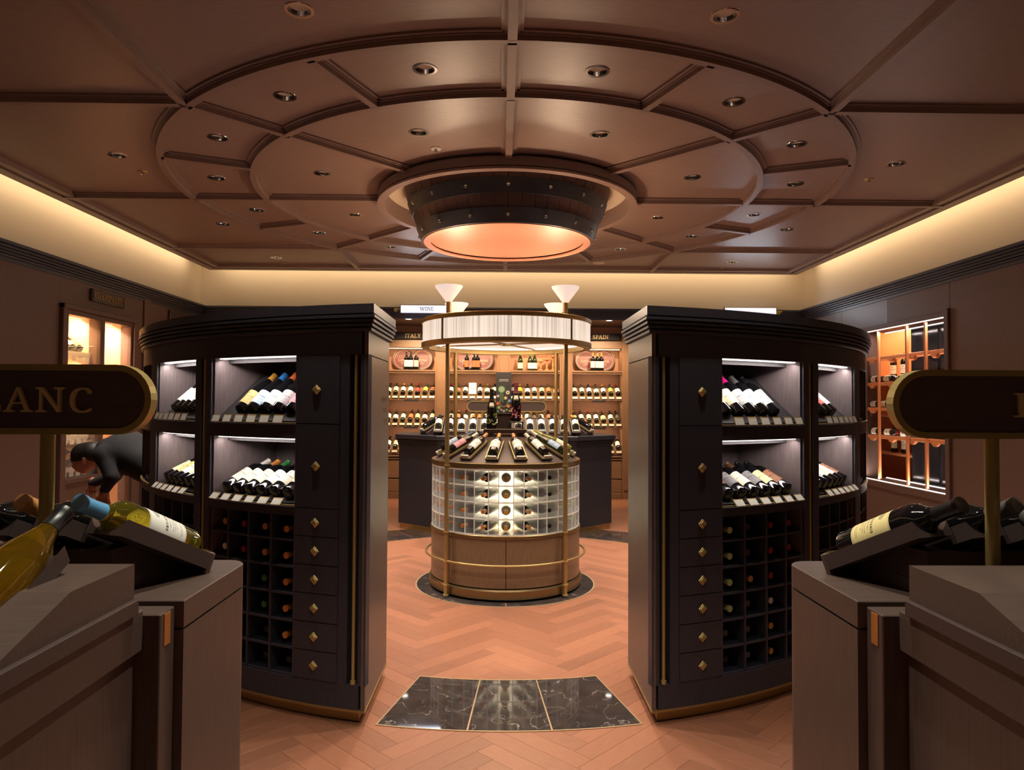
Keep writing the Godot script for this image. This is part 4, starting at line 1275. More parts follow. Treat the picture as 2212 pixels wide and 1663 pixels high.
func fill_cabinet(s: int, side: String) -> void:
	var inner := ["%s cabinet near bay" % side, "%s cabinet far bay" % side]
	# [shape, glass, capsule, label] counted from the aisle outwards
	var upper := [
		[[["burgundy", "dark", "yellow", "pink"], ["burgundy", "dark", "yellow", "silver"], ["burgundy", "dark", "copper", "white"], ["burgundy", "dark", "blue", "pale blue"], ["burgundy", "dark", "gold", "ochre"], []], [["claret", "dark", "black", "ivory"], ["claret", "dark", "black", "ivory"], ["claret", "dark", "black", "ivory"], ["claret", "dark", "black", "ivory"], ["claret", "dark", "black", "ivory"], []]],
		[[["claret", "dark", "black", "pale yellow"], ["claret", "dark", "grey", "cream"], ["claret", "dark", "pink", "silver"], ["claret", "dark", "grey", "white"], ["claret", "dark", "black", "ivory"], []], [["claret", "dark", "black", "white"], ["claret", "dark", "black", "red"], ["claret", "dark", "black", "red"], ["claret", "dark", "black", "white"], [], []]],
	]
	var lower := [
		[[["claret", "dark", "tan", "cream"], ["claret", "dark", "tan", "ivory"], ["claret", "dark", "black", "white"], ["claret", "dark", "green", "cream"], ["claret", "dark", "orange", "cream"], ["claret", "dark", "white", "cream"]], [["claret", "dark", "black", "white"], ["claret", "dark", "black", "pale yellow"], ["claret", "dark", "black", "pale yellow"], ["claret", "dark", "black", "silver"], ["claret", "dark", "black", "ochre"], ["claret", "dark", "black", "pale yellow"]]],
		[[["claret", "dark", "grey", "brown"], ["claret", "dark", "black", "grey"], ["claret", "dark", "black", "cream"], ["claret", "dark", "brown", "grey"], ["claret", "dark", "black", "pale yellow"], ["claret", "dark", "black", "brown"]], [["claret", "dark", "black", "white"], ["claret", "dark", "black", "brown"], ["claret", "dark", "black", "white"], ["claret", "dark", "black", "pale yellow"], ["claret", "dark", "black", "cream"], ["claret", "dark", "black", "brown"]]],
	]
	var w := 0 if s < 0 else 1
	for bay in 2:
		var b0: float = [22.4, 38.4][bay]
		var b1: float = [35.2, 50.0][bay]
		for row in 2:
			var set_: Array = (upper if row == 0 else lower)[w][bay]
			for k in 6:
				var a := b0 + 0.95 + (b1 - b0 - 1.6) * (k + 0.35) / 6.0
				var ta := (a + 0.45) * s
				var tp := at(ta, RF + 0.014, 1.434 if row == 0 else 1.028)
				var td := (tp - Vector3(0, tp.y, -6)).normalized()
				var lean := 0.35 if row == 0 else 0.75
				var tb := Basis(Vector3.UP.cross(td), Vector3.UP, td) * Basis(Vector3.RIGHT, -lean)
				var t := thing("price_tag", tp, "price tag, %s from aisle, %s shelf edge, %s" % [ORD[k], ["upper", "lower"][row], inner[bay]], "price tag", "price tags on the curved cabinets")
				put(MB.new().box(tp, Vector3(0.062, 0.044, 0.003), tb, 0.0006), "holder", mats.brass_soft, t)
				put(MB.new().box(tp + tb * Vector3(0, -0.002, 0.0018), Vector3(0.056, 0.035, 0.0008), tb), "paper", mats.paper_grey, t)
				var q: Array = set_[k]
				if q.is_empty():
					continue
				var el := deg_to_rad(42.0 if row == 0 else 25.0)
				var p := at(a * s, RF - 0.055 if row == 0 else RF - 0.04, 1.468 if row == 0 else 1.062)
				var inw := (Vector3(0, p.y, -6) - p).normalized()
				bottle(q[0], q[1], q[2], q[3], p, inw * cos(el) + Vector3.UP * sin(el), -inw * sin(el) + Vector3.UP * cos(el), "%s-labelled bottle, %s capsule, %s from aisle, %s shelf, %s" % [q[3], q[2], ORD[k], ["upper", "lower"][row], inner[bay]], "bottles on the curved cabinets' shelves")
	# bottles lying in the pigeonholes, columns counted from the aisle, rows from the top
	var lie := [
		[[["orange", "tan", "red", "tan"], ["orange", "tan", "red", "white"], ["orange", "green", "", ""], ["orange", "green", "", ""], ["orange", "black", "", ""], ["black", "black", "", ""]], [["tan", "tan", "", ""], ["", "", "", ""]]],
		[[["pale green", "brown", "red", "red"], ["pale green", "brown", "red", "red"], ["pale green", "tan", "red", ""], ["pale green", "grey", "white", ""], ["grey", "grey", "gold", ""], ["black", "grey", "gold", ""]], [["white", "", "pink", "brown"], ["white", "black", "", ""]]],
	]
	for bay in 2:
		var b0: float = [22.4, 38.4][bay]
		var b1: float = [35.2, 50.0][bay]
		var rows: Array = lie[w][bay]
		for r in rows.size():
			for k in 4:
				var cap: String = rows[r][k]
				if cap == "":
					continue
				var a := lerpf(b0, b1, (k + 0.5) / 4.0)
				var out := 2.715 + (0.012 if cap in ["orange", "pale green"] else -0.02 if cap in ["black", "grey", "brown"] else 0.0)
				var y := 0.187 + (5 - r) * 0.1305 + 0.005 + 0.042
				var p := at(a * s, out - 0.30, y)
				var d := (at(a * s, out, y) - p).normalized()
				bottle("claret", "olive" if cap == "pale green" else "green" if cap in ["green", "orange"] else "dark", cap, "", p, d, Vector3.UP, "lying bottle, %s capsule, %s pigeonhole row, %s from aisle, %s" % [cap, ORD[r], ORD[k], inner[bay]], "bottles in the curved cabinets' pigeonholes")
	if s < 0:
		# small worn gold lettering on the inner end of the left cabinet: a bracket and three short lines
		var cab: Node3D = get_node("curved_cabinet")
		var m := MB.new()
		var x := -XE + 0.0006
		m.box(Vector3(x, 1.62, -3.86), Vector3(0.001, 0.004, 0.05)).box(Vector3(x, 1.59, -3.885), Vector3(0.001, 0.06, 0.004))
		for row in [[1.535, 0.19, 9], [1.475, 0.13, 6], [1.418, 0.12, 5]]:
			for k in int(row[2]):
				var z := -3.885 + float(row[1]) * (k + 0.5) / float(row[2])
				m.box(Vector3(x, row[0], z), Vector3(0.001, 0.026, 0.0035)).box(Vector3(x, row[0] + (0.011 if k % 2 else -0.011), z + 0.006), Vector3(0.001, 0.004, 0.01))
		put(m, "gold_lettering", plain_once("old_gold", srgb(150, 122, 88), 0.5), cab)


# =====================================================================  island
func build_island() -> void:
	var o := thing("display_island", C, "round brass and wood display island with a lit glass bottle rack and lamp canopy", "display stand")
	put(MB.new().sector([Vector2(0.2, 0.008), Vector2(0.60, 0.008), Vector2(0.61, 0.015), Vector2(0.64, 0.02), Vector2(0.645, 0.03), Vector2(0.645, 0.082), Vector2(0.638, 0.094), Vector2(0.2, 0.1)], 0, 360, 96), "plinth", mats.bronze, o)
	for k in 8:
		put(MB.new().rect(0.56, 0.628, 0.103, 0.474, k * 45 + 0.25, k * 45 + 44.75, 12), "base_panel", mats.island, o)
	put(MB.new().rect(0.5, 0.622, 0.1, 0.476, 0, 360, 96), "base_core", mats.dark, o)
	put(MB.new().sector([Vector2(0.2, 0.476), Vector2(0.632, 0.476), Vector2(0.636, 0.482), Vector2(0.636, 0.498), Vector2(0.63, 0.503), Vector2(0.2, 0.503)], 0, 360, 96), "trim_band", mats.bronze, o)
	# rack of clear plates: twenty cells round, four high
	for y in [0.505, 0.627, 0.755, 0.883, 1.004]:
		var pl := put(MB.new().rect(0.28, 0.622, y - 0.003, y + 0.003, 0, 360, 80), "rack_plate", mats.acrylic, o)
		put(MB.new().rect(0.622, 0.626, y - 0.005, y + 0.005, 0, 360, 80), "plate_edge", mats.frost, pl)
	for k in 20:
		for e in [-1, 1]:
			# the walls of a cell stand parallel to the bottle in it
			var ax := at(k * 18.0, 1.0) - C
			var side := Vector3(ax.z, 0, -ax.x)
			var a: Vector3 = C + ax * 0.30 + side * e * 0.057
			var b: Vector3 = C + ax * 0.619 + side * e * 0.057
			var bas := Basis(side, Vector3.UP, ax)
			var wall := put(MB.new().box((a + b) / 2 + Vector3(0, 0.755, 0), Vector3(0.005, 0.5, 0.319), bas), "rack_wall", mats.acrylic, o)
			put(MB.new().box(b + Vector3(0, 0.755, 0) + ax * 0.002, Vector3(0.006, 0.5, 0.004), bas), "wall_edge", mats.frost, wall)
	var core := MB.new().lathe([Vector2(0.235, 0.51), Vector2(0.235, 1.0)], 48, Transform3D(Basis.IDENTITY, C))
	put(core, "lit_core_lamp", glow(srgb(255, 240, 205), 1.7), o)
	var ol := OmniLight3D.new()
	ol.name = "core_light"
	ol.position = Vector3(0, 0.755, 0)
	ol.light_color = Color(1, 0.9, 0.72)
	ol.light_energy = 0.5
	ol.light_size = 0.15
	ol.omni_range = 12
	ol.omni_attenuation = 2
	ol.shadow_enabled = true
	o.add_child(ol)
	put(MB.new().sector([Vector2(0.3, 1.012), Vector2(0.622, 1.012), Vector2(0.63, 1.016), Vector2(0.632, 1.024), Vector2(0.632, 1.05), Vector2(0.626, 1.055), Vector2(0.55, 1.057), Vector2(0.3, 1.057)], 0, 360, 96), "rim", mats.bronze, o)
	put(MB.new().lathe([Vector2(0.60, 1.056), Vector2(0.59, 1.062), Vector2(0.24, 1.235), Vector2(0.2, 1.24), Vector2(0.0, 1.24)], 48, Transform3D(Basis.IDENTITY, C)), "sloping_top", mats.brown_dark, o)
	for k in 16:
		var deg := 11.25 + k * 22.5
		var d := (at(deg, 1.0) - C)
		ramp(o, at(deg, 0.585, 1.078), d, 27, 0.27, 0.105)
		var a := deg_to_rad(27)
		var q: Array = [["claret", "dark", "tan", "white"], ["claret", "dark", "white", "white"], ["hock", "green", "white", "pale blue"], ["hock", "olive", "pale green", "cream"], ["hock", "green", "yellow", "white"], ["claret", "dark", "black", "cream"], ["claret", "dark", "grey", "ivory"], ["claret", "dark", "black", "white"], ["claret", "dark", "black", "cream"], ["claret", "dark", "red", "white"], ["claret", "dark", "black", "cream"], ["claret", "dark", "blue", "cream"], ["claret", "dark", "grey", "pale blue"], ["claret", "dark", "white", "pink"], ["claret", "dark", "tan", "white"], ["claret", "dark", "gold", "white"]][k]
		bottle(q[0], q[1], q[2], q[3], at(deg, 0.552, 1.128), Vector3.UP * sin(a) - d * cos(a), Vector3.UP * cos(a) + d * sin(a), "%s-labelled bottle, %s capsule, island slope, %s place counter-clockwise from front" % [q[3], q[2], ORD[k]], "bottles on the island's slope")
	# bottles in the glass rack
	for r in 4:
		for k in 20:
			var ang := k * 18.0
			if ang > 108 and ang < 252:
				continue
			var d := at(ang, 1.0) - C
			var y: float = [0.51, 0.632, 0.76, 0.888][3 - r] + 0.045
			var right := ang <= 180
			var g := "dark" if not right and k != 0 else "white" if k == 0 else "green" if k in [1, 2] else "olive"
			var cap: String = "gold" if k == 0 else "orange" if not right else "tan" if k < 2 else "black" if k == 2 else "white" if k == 3 else "pale green"
			bottle("claret", g, cap, "", C + d * 0.29 + Vector3(0, y, 0), d, Vector3.UP, "%s-capped bottle in island glass rack, %s row down, column %s" % [cap, ORD[r], "facing front" if k == 0 else "%s to the right" % ORD[k - 1] if right else "%s to the left" % ORD[19 - k]], "bottles in the island's glass rack")
	# posts, foot rail
	for e in [[-1, 1], [1, 1], [-1, -1], [1, -1]]:
		var p := Vector3(e[0] * 0.466, 0, -6 + e[1] * 0.484)
		var post := put(MB.new().rod(p + Vector3(0, 0.02, 0), p + Vector3(0, 2.0, 0), 0.0175, 16), "post", mats.brass_soft, o)
		for y in [0.02, 0.10, 0.282, 0.51, 1.03]:
			put(MB.new().rod(p + Vector3(0, y - 0.006, 0), p + Vector3(0, y + 0.006, 0), 0.0225, 16), "collar", mats.brass, post)
		put(MB.new().rod(p + Vector3(0, 0.0025, 0), p + Vector3(0, 0.014, 0), 0.022, 16), "foot", mats.dark, post)
	put(MB.new().ring_tube(Vector3(0, 0.282, -6), 0.672, 0.0095, 96, 10), "foot_rail", mats.brass_soft, o)
	# drum canopy
	var can := put(MB.new().sector([Vector2(0.66, 1.985), Vector2(0.722, 1.985), Vector2(0.726, 1.99), Vector2(0.726, 2.024), Vector2(0.66, 2.03)], 0, 360, 96), "canopy", mats.brass_soft, o)
	put(MB.new().sector([Vector2(0.66, 2.186), Vector2(0.726, 2.186), Vector2(0.728, 2.192), Vector2(0.728, 2.218), Vector2(0.722, 2.222), Vector2(0.66, 2.222)], 0, 360, 96), "top_ring", mats.brass_soft, can)
	for k in 4:
		var m := MB.new()
		var n := 24
		for j in n:
			var a := k * 90.0 + 45 + j * 90.0 / n
			var b := k * 90.0 + 45 + (j + 1) * 90.0 / n
			for rr in [0.716, 0.708]:
				var s := 1.0 if rr > 0.71 else -1.0
				m.quad(at(a, rr, 2.026), at(b, rr, 2.026), at(b, rr, 2.187), at(a, rr, 2.187), (at(a, 1) - C) * s, (at(b, 1) - C) * s, (at(b, 1) - C) * s, (at(a, 1) - C) * s, Vector2(float(j) / n, 0), Vector2(float(j + 1) / n, 0), Vector2(float(j + 1) / n, 1), Vector2(float(j) / n, 1))
		put(m, "lamp_shade", mats.shade, can)
		put(MB.new().rect(0.706, 0.722, 2.02, 2.19, k * 90 + 45 - 0.7, k * 90 + 45 + 0.7, 1), "shade_bar", mats.bronze, can)
	put(MB.new().lathe([Vector2(0.66, 2.035), Vector2(0.0, 2.035)], 64, Transform3D(Basis.IDENTITY, C)), "diffuser_lamp", glow(srgb(255, 232, 214), 0.6), can)
	for k in 2:
		put(MB.new().box(Vector3(0, 2.026, -6), Vector3(1.33, 0.012, 0.016), Basis(Vector3.UP, PI / 4 + k * PI / 2 + 0.35)), "spoke", mats.bronze, can)
	put(MB.new().lathe([Vector2(0.0, 2.012), Vector2(0.055, 2.014), Vector2(0.05, 2.024)], 20, Transform3D(Basis.IDENTITY, C)), "hub", mats.brass, can)
	put(MB.new().ring_tube(Vector3(0, 2.03, -6), 0.635, 0.008, 72, 8), "ring_lamp", mats.led, can)
	for k in 4:
		area(can, at(k * 90, 0.35, 2.02), Vector3.DOWN, Vector3.RIGHT, Vector2(0.4, 0.4), Color(1, 0.86, 0.68), 0.35)
	put(MB.new().lathe([Vector2(0.66, 2.19), Vector2(0.66, 2.205), Vector2(0.0, 2.205)], 64, Transform3D(Basis.IDENTITY, C)), "canopy_roof", mats.bronze, can)
	# uplighter cones on the posts
	for e in [[-1, 1], [1, 1], [-1, -1], [1, -1]]:
		var p := Vector3(e[0] * 0.462, 0, -6 + e[1] * 0.484)
		var xf := Transform3D(Basis.IDENTITY, p)
		var stem := put(MB.new().rod(p + Vector3(0, 2.2, 0), p + Vector3(0, 2.322, 0), 0.020, 16), "lamp_stem", mats.brass_soft, o)
		put(MB.new().lathe([Vector2(0.021, 2.318), Vector2(0.024, 2.32), Vector2(0.108, 2.434), Vector2(0.11, 2.444), Vector2(0.1, 2.443), Vector2(0.02, 2.33), Vector2(0, 2.33)], 32, xf), "glass_shade_lamp", glow(srgb(255, 236, 222), 0.55), stem)
		var pl := OmniLight3D.new()
		pl.name = "uplight"
		pl.position = p + Vector3(0, 2.415, 0) - origin_of(stem)
		pl.light_color = Color(1, 0.86, 0.72)
		pl.light_energy = 0.3
		pl.light_size = 0.04
		pl.omni_range = 10
		pl.omni_attenuation = 2
		pl.shadow_enabled = true
		stem.add_child(pl)
	# display in the middle
	var pf := thing("display_platform", Vector3(-0.01, 1.24, -6), "stepped dark wooden platform on top of the island", "platform")
	put(MB.new().lathe([Vector2(0.2, 1.241), Vector2(0.2, 1.262), Vector2(0.195, 1.266), Vector2(0.16, 1.268)], 8, Transform3D(Basis(Vector3.UP, PI / 8), Vector3(-0.01, 0, -6)), 10), "lower_tier", mats.brown_dark, pf)
	put(MB.new().span(Vector3(-0.19, 1.266, -6.17), Vector3(0.17, 1.304, -5.84), 0.004), "upper_tier", mats.brown_dark, pf)
	put(MB.new().span(Vector3(-0.075, 1.304, -6.12), Vector3(0.045, 1.426, -5.98)).span(Vector3(-0.085, 1.426, -6.13), Vector3(0.055, 1.434, -5.97), 0.002), "tall_block", mats.brown_dark, pf)
	put(MB.new().span(Vector3(0.025, 1.355, -6.0), Vector3(0.15, 1.366, -5.88), 0.002).span(Vector3(0.03, 1.304, -5.99), Vector3(0.04, 1.355, -5.89)).span(Vector3(0.135, 1.304, -5.99), Vector3(0.145, 1.355, -5.89)), "stool", mats.brown_dark, pf)
	var bx := thing("gift_box", Vector3(-0.02, 1.434, -6.05), "tall grey-black gift box printed with bright flowers on the island's top", "box")
	put(MB.new().span(Vector3(-0.088, 1.434, -6.11), Vector3(0.044, 1.786, -5.99), 0.002), "carton", plain_once("box_grey", srgb(62, 62, 68), 0.6), bx)
	var front := MB.new()
	front.quad(Vector3(-0.087, 1.435, -5.9895), Vector3(0.043, 1.435, -5.9895), Vector3(0.043, 1.785, -5.9895), Vector3(-0.087, 1.785, -5.9895), Vector3.BACK, Vector3.ZERO, Vector3.ZERO, Vector3.ZERO, Vector2(0, 1), Vector2(1, 1), Vector2(1, 0), Vector2(0, 0))
	put(front, "flower_print", flower_print(), bx)
	bottle("champagne", "dark", "black", "", Vector3(-0.123, 1.304, -5.93), Vector3.UP, Vector3.BACK, "sparkling wine bottle with painted green flowers, left of the flowered gift box", "", "sparkling_bottle", 1.02)
	bottle("champagne", "dark", "plum", "", Vector3(0.083, 1.366, -5.94), Vector3.UP, Vector3.BACK, "sparkling wine bottle with plum foil and painted pink flowers, right of the gift box", "", "sparkling_bottle", 1.02)
	var k := 0
	for bn in ["sparkling_bottle", "sparkling_bottle_001"]:
		var b: Node3D = get_node(bn)
		var dots := [MB.new(), MB.new(), MB.new()]
		for j in 46:
			var a := deg_to_rad(rng.randf_range(-75, 75))
			var y := 0.03 + rng.randf() * 0.1 * (0.4 + 0.6 * absf(sin(a * 2)))
			var nn := Vector3(sin(a), 0, cos(a))
			var rr := rng.randf_range(0.0035, 0.008)
			(dots[j % 3] as MB).lathe([Vector2(rr, 0), Vector2(0, 0.0012)], 7, Transform3D(up_basis(nn, Vector3.UP), nn * 0.044 + Vector3(0, y, 0)))
		var cols: Array = [[srgb(150, 176, 70), srgb(226, 226, 206), srgb(110, 130, 60)], [srgb(214, 96, 120), srgb(236, 206, 206), srgb(170, 50, 80)]][k]
		for j in 3:
			var mi := MeshInstance3D.new()
			mi.name = "painted_flowers"
			mi.mesh = (dots[j] as MB).mesh()
			mi.material_override = plain(cols[j], 0.4)
			b.add_child(mi, true)
		var sh := MeshInstance3D.new()
		sh.name = "silver_crest"
		sh.mesh = MB.new().lathe([Vector2(0.0365, 0.172), Vector2(0.040, 0.19), Vector2(0.0335, 0.2), Vector2(0.028, 0.216)], 6, Transform3D.IDENTITY, 35, 62).mesh()
		sh.material_override = mats.paper_grey
		b.add_child(sh, true)
		k += 1


func flower_print() -> StandardMaterial3D:
	var im := Image.create(128, 344, false, Image.FORMAT_RGB8)
	im.fill(srgb(62, 62, 68))
	var disc := func(cx: float, cy: float, r: float, c: Color) -> void:
		for y in range(int(cy - r), int(cy + r) + 1):
			for x in range(int(cx - r), int(cx + r) + 1):
				if x >= 0 and x < 128 and y >= 0 and y < 344 and Vector2(x - cx, y - cy).length() <= r:
					im.set_pixel(x, y, c)
	for e in [[44, 60], [54, 66]]:
		var x := 64 - int(e[0] * 0.8)
		while x < 64 + int(e[0] * 0.8):
			var wd := rng.randi_range(2, 5)
			im.fill_rect(Rect2i(x, int(e[1]) if e[0] == 44 else 74, wd, 8 if e[0] == 44 else 4), srgb(214, 212, 206))
			x += wd + 2
	for j in 12:
		var a := TAU * j / 12
		disc.call(46 + 22 * cos(a), 144 + 22 * sin(a), 8, srgb(120, 176, 116))
		disc.call(46 + 14 * cos(a), 144 + 14 * sin(a), 4, srgb(214, 226, 206))
	disc.call(46, 144, 6, srgb(240, 238, 226))
	im.fill_rect(Rect2i(45, 168, 3, 80), srgb(120, 176, 116))
	for j in 5:
		disc.call(36, 180 + j * 15, 5, srgb(120, 176, 116))
		disc.call(57, 186 + j * 15, 5, srgb(120, 176, 116))
	disc.call(98, 170, 16, srgb(240, 226, 206))
	disc.call(98, 170, 6, srgb(90, 80, 60))
	for e in [[16, 200, 12, 206, 186, 214], [80, 216, 14, 232, 220, 150], [14, 262, 15, 214, 84, 60], [112, 240, 15, 92, 146, 206], [104, 284, 15, 226, 132, 104], [24, 296, 15, 150, 190, 96], [66, 326, 12, 190, 160, 200], [90, 316, 10, 120, 176, 116], [44, 316, 8, 236, 220, 200], [16, 328, 10, 90, 150, 130], [116, 324, 9, 220, 200, 120]]:
		for j in 7:
			var a := TAU * j / 7
			disc.call(e[0] + e[2] * 0.6 * cos(a), e[1] + e[2] * 0.6 * sin(a), e[2] * 0.42, srgb(e[3], e[4], e[5]))
		disc.call(e[0], e[1], e[2] * 0.35, srgb(246, 238, 220))
	for j in 30:
		var a := PI * j / 29
		disc.call(64 + 34 * cos(a), 246 + 44 * sin(a), 2.6, srgb(214, 190, 120))
	var m := plain(Color.WHITE, 0.55)
	m.albedo_texture = ImageTexture.create_from_image(im)
	return m


# =====================================================================  near counters
func build_front_counter(s: int) -> void:
	var side := "left" if s < 0 else "right"
	var X := func(v: float) -> float: return s * v
	var o := thing("near_counter", Vector3(X.call(1.17), 0, -1.3), "dark brown wooden counter with bottle ramps, %s foreground" % side, "counter")
	# block across the far end, its outer corner rounded
	var plan := PackedVector2Array([Vector2(X.call(0.643), -1.345), Vector2(X.call(0.643), -1.64)])
	for k in 9:
		var a := PI / 2 * k / 8
		plan.append(Vector2(X.call(0.693 - 0.05 * cos(a)), -1.64 - 0.05 * sin(a)))
	plan.append_array(PackedVector2Array([Vector2(X.call(1.69), -1.69), Vector2(X.call(1.69), -1.345)]))
	put(MB.new().loop(plan, [Vector2(-0.02, 0.004), Vector2(-0.02, 0.06)]), "plinth", mats.dark, o)
	put(MB.new().loop(plan, [Vector2(0, 0.06), Vector2(0, 1.084)]), "end_block", mats.brown, o)
	put(MB.new().loop(plan, [Vector2(-0.006, 1.084), Vector2(-0.006, 1.089), Vector2(0, 1.089), Vector2(0, 1.138), Vector2(-0.002, 1.14)]), "worktop", mats.brown_h, o)
	# pilaster with a brass inlay in the shadow gap, then the long panel towards the camera
	put(MB.new().span(Vector3(X.call(0.660), 0.06, -1.288), Vector3(X.call(0.80), 1.13, -1.3445), 0.002), "pilaster", mats.brown, o)
	put(MB.new().span(Vector3(X.call(0.6585), 1.068, -1.302), Vector3(X.call(0.67), 1.126, -1.325)), "brass_inlay", plain_once("inlay", srgb(206, 132, 70), 0.45, 0.4), o)
	put(MB.new().span(Vector3(X.call(0.704), 0.06, 0.4), Vector3(X.call(1.66), 1.062, -1.287), 0.002), "long_body", mats.brown, o)
	put(MB.new().span(Vector3(X.call(0.707), 1.062, 0.4), Vector3(X.call(1.65), 1.067, -1.287)), "shadow_joint", mats.dark, o)
	put(MB.new().span(Vector3(X.call(0.690), 1.067, 0.4), Vector3(X.call(1.66), 1.14, -1.287), 0.002), "long_rail", mats.brown_h, o)
	put(MB.new().span(Vector3(X.call(0.681), 1.1405, 0.3), Vector3(X.call(1.66), 1.168, -1.253), 0.0015), "wedge_plinth", mats.brown_dark, o)
	# wedge of the near row: flat top, then sloping towards the camera
	var near := PackedVector2Array([Vector2(-1.253, 1.168), Vector2(-1.253, 1.2295), Vector2(-1.070, 1.2295), Vector2(-0.885, 1.168)])
	put(MB.new().prism(near, Transform3D(Basis(Vector3.BACK, Vector3.UP, Vector3.LEFT), Vector3(maxf(X.call(0.69), X.call(1.66)), 0, 0)), 0.97), "near_wedge", mats.brown_h, o)
	# far row: wedge sloping away, its end splayed
	var fw := PackedVector2Array([Vector2(X.call(0.795), -1.370), Vector2(X.call(0.778), -1.459), Vector2(X.call(0.731), -1.636), Vector2(X.call(1.63), -1.636), Vector2(X.call(1.63), -1.370)])
	var m := MB.new()
	var hts := [1.2295, 1.2295, 1.1405, 1.1405, 1.2295]
	var top := [0, 1, 4]
	var v3 := func(k: int, h: float) -> Vector3: return Vector3(fw[k].x, h, fw[k].y)
	var mid := Vector3(X.call(1.63), 1.2295, -1.459)
	m.quad(v3.call(0, 1.2295), v3.call(1, 1.2295), mid, v3.call(4, 1.2295), Vector3.UP)
	m.quad(v3.call(1, 1.2295), v3.call(2, 1.1405), v3.call(3, 1.1405), mid, Vector3(0, 0.89, -0.46))
	m.quad(v3.call(0, 1.1405), v3.call(4, 1.1405), v3.call(4, 1.2295), v3.call(0, 1.2295), Vector3.BACK)
	var sn := Vector3(-s, 0, 0)
	m.quad(v3.call(0, 1.1405), v3.call(1, 1.1405), v3.call(1, 1.2295), v3.call(0, 1.2295), sn)
	m.tri(v3.call(1, 1.1405), v3.call(2, 1.1405), v3.call(1, 1.2295), sn)
	m.quad(v3.call(4, 1.1405), v3.call(3, 1.1405), mid, v3.call(4, 1.2295), -sn)
	m.quad(v3.call(0, 1.1405), v3.call(4, 1.1405), v3.call(3, 1.1405), v3.call(2, 1.1405), Vector3.DOWN)
	put(m, "far_wedge", mats.brown_h, o)
	put(MB.new().plan(PackedVector2Array([Vector2(X.call(0.786), -1.40), Vector2(X.call(0.752), -1.61), Vector2(X.call(1.64), -1.61), Vector2(X.call(1.64), -1.40)]), 1.1402, 1.168), "wedge_plinth", mats.brown_dark, o)
	# ramps and bottles
	var far_dir := Vector3(s * 0.342 * -1.0, 0, -0.94).normalized()
	var fars: Array = [["claret", "clear", "light blue", "white"], ["claret", "dark", "tan", "cream"], ["claret", "dark", "black", "cream"]] if s < 0 else [["claret", "dark", "black", "pale yellow"], ["claret", "dark", "grey", "black"], ["claret", "dark", "black", "cream"]]
	for k in 3:
		var base := Vector3(X.call(0.731 + 0.105 * k), 1.198, -1.555)
		var d := far_dir
		cradle(o, base + Vector3(0, -0.046, 0) + d * 0.012, d, 26.5, 0.25)
		var a := deg_to_rad(26.5)
		var q: Array = fars[k]
		bottle(q[0], q[1], q[2], q[3], base, -d * cos(a) + Vector3.UP * sin(a), (Vector3.UP * cos(a) + d * sin(a)).rotated(-d, 0.5 * s), "%s bottle with %s capsule, %s from aisle, far row of %s near counter" % ["pale green" if q[1] == "clear" else "dark", q[2], ORD[k], side])
	for k in 2:
		var base := Vector3(X.call((0.808 if s < 0 else 0.90) + 0.13 * k), 1.182, -0.98)
		cradle(o, base + Vector3(0, -0.046, 0) + Vector3(0, 0, 0.012), Vector3.BACK, 28, 0.245)
		var a := deg_to_rad(28)
		bottle("burgundy", "golden" if s < 0 else "dark", "black" if s < 0 else "grey", "" if k == 0 else "cream", base, Vector3(0, sin(a), -cos(a)), Vector3(0, cos(a), sin(a)), "%s bottle with %s capsule, %s from aisle, near row of %s near counter" % ["golden" if s < 0 else "dark", "black" if s < 0 else "grey", ORD[k], side])
	sign_board("capsule-shaped wooden sign with brass frame and gold letters on the %s near counter" % side, Vector3(X.call(1.174), 1.5195, -1.31), 0.485, 0.0645, "SAUVIGNON BLANC" if s < 0 else "PINOT NOIR", 0.291, 1.141)


# curved cradle under a bottle: foot at p, bottle's base outwards along d
func cradle(parent: Node3D, p: Vector3, d: Vector3, deg: float, length: float) -> void:
	var a := deg_to_rad(deg)
	var u := -d * cos(a) + Vector3.UP * sin(a)
	var nn := d * sin(a) + Vector3.UP * cos(a)
	var x := u.cross(nn).normalized()
	var b := Basis(x, nn, x.cross(nn))
	# hollow: arc of radius 46 mm cut into the board
	var poly := PackedVector2Array([Vector2(-0.046, -0.002), Vector2(0.046, -0.002), Vector2(0.046, 0.031)])
	for k in 13:
		var t := lerpf(59, -59, k / 12.0)
		poly.append(Vector2(0.0525 * sin(deg_to_rad(t)), 0.0565 - 0.0525 * cos(deg_to_rad(t))))
	poly.append(Vector2(-0.046, 0.031))
	var z := x.cross(nn)
	var o := put(MB.new().prism(poly, Transform3D(Basis(x, nn, z), p), length * signf(z.dot(u))), "cradle", mats.brown_dark, parent)
	put(MB.new().box(p - u * 0.009 + nn * 0.012, Vector3(0.08, 0.05, 0.018), b, 0.003), "end_stop", mats.brown_h, o)
	put(MB.new().box(p - u * 0.009 + nn * 0.0385, Vector3(0.05, 0.004, 0.016), b), "brass_inlay", mats.brass_soft, o)


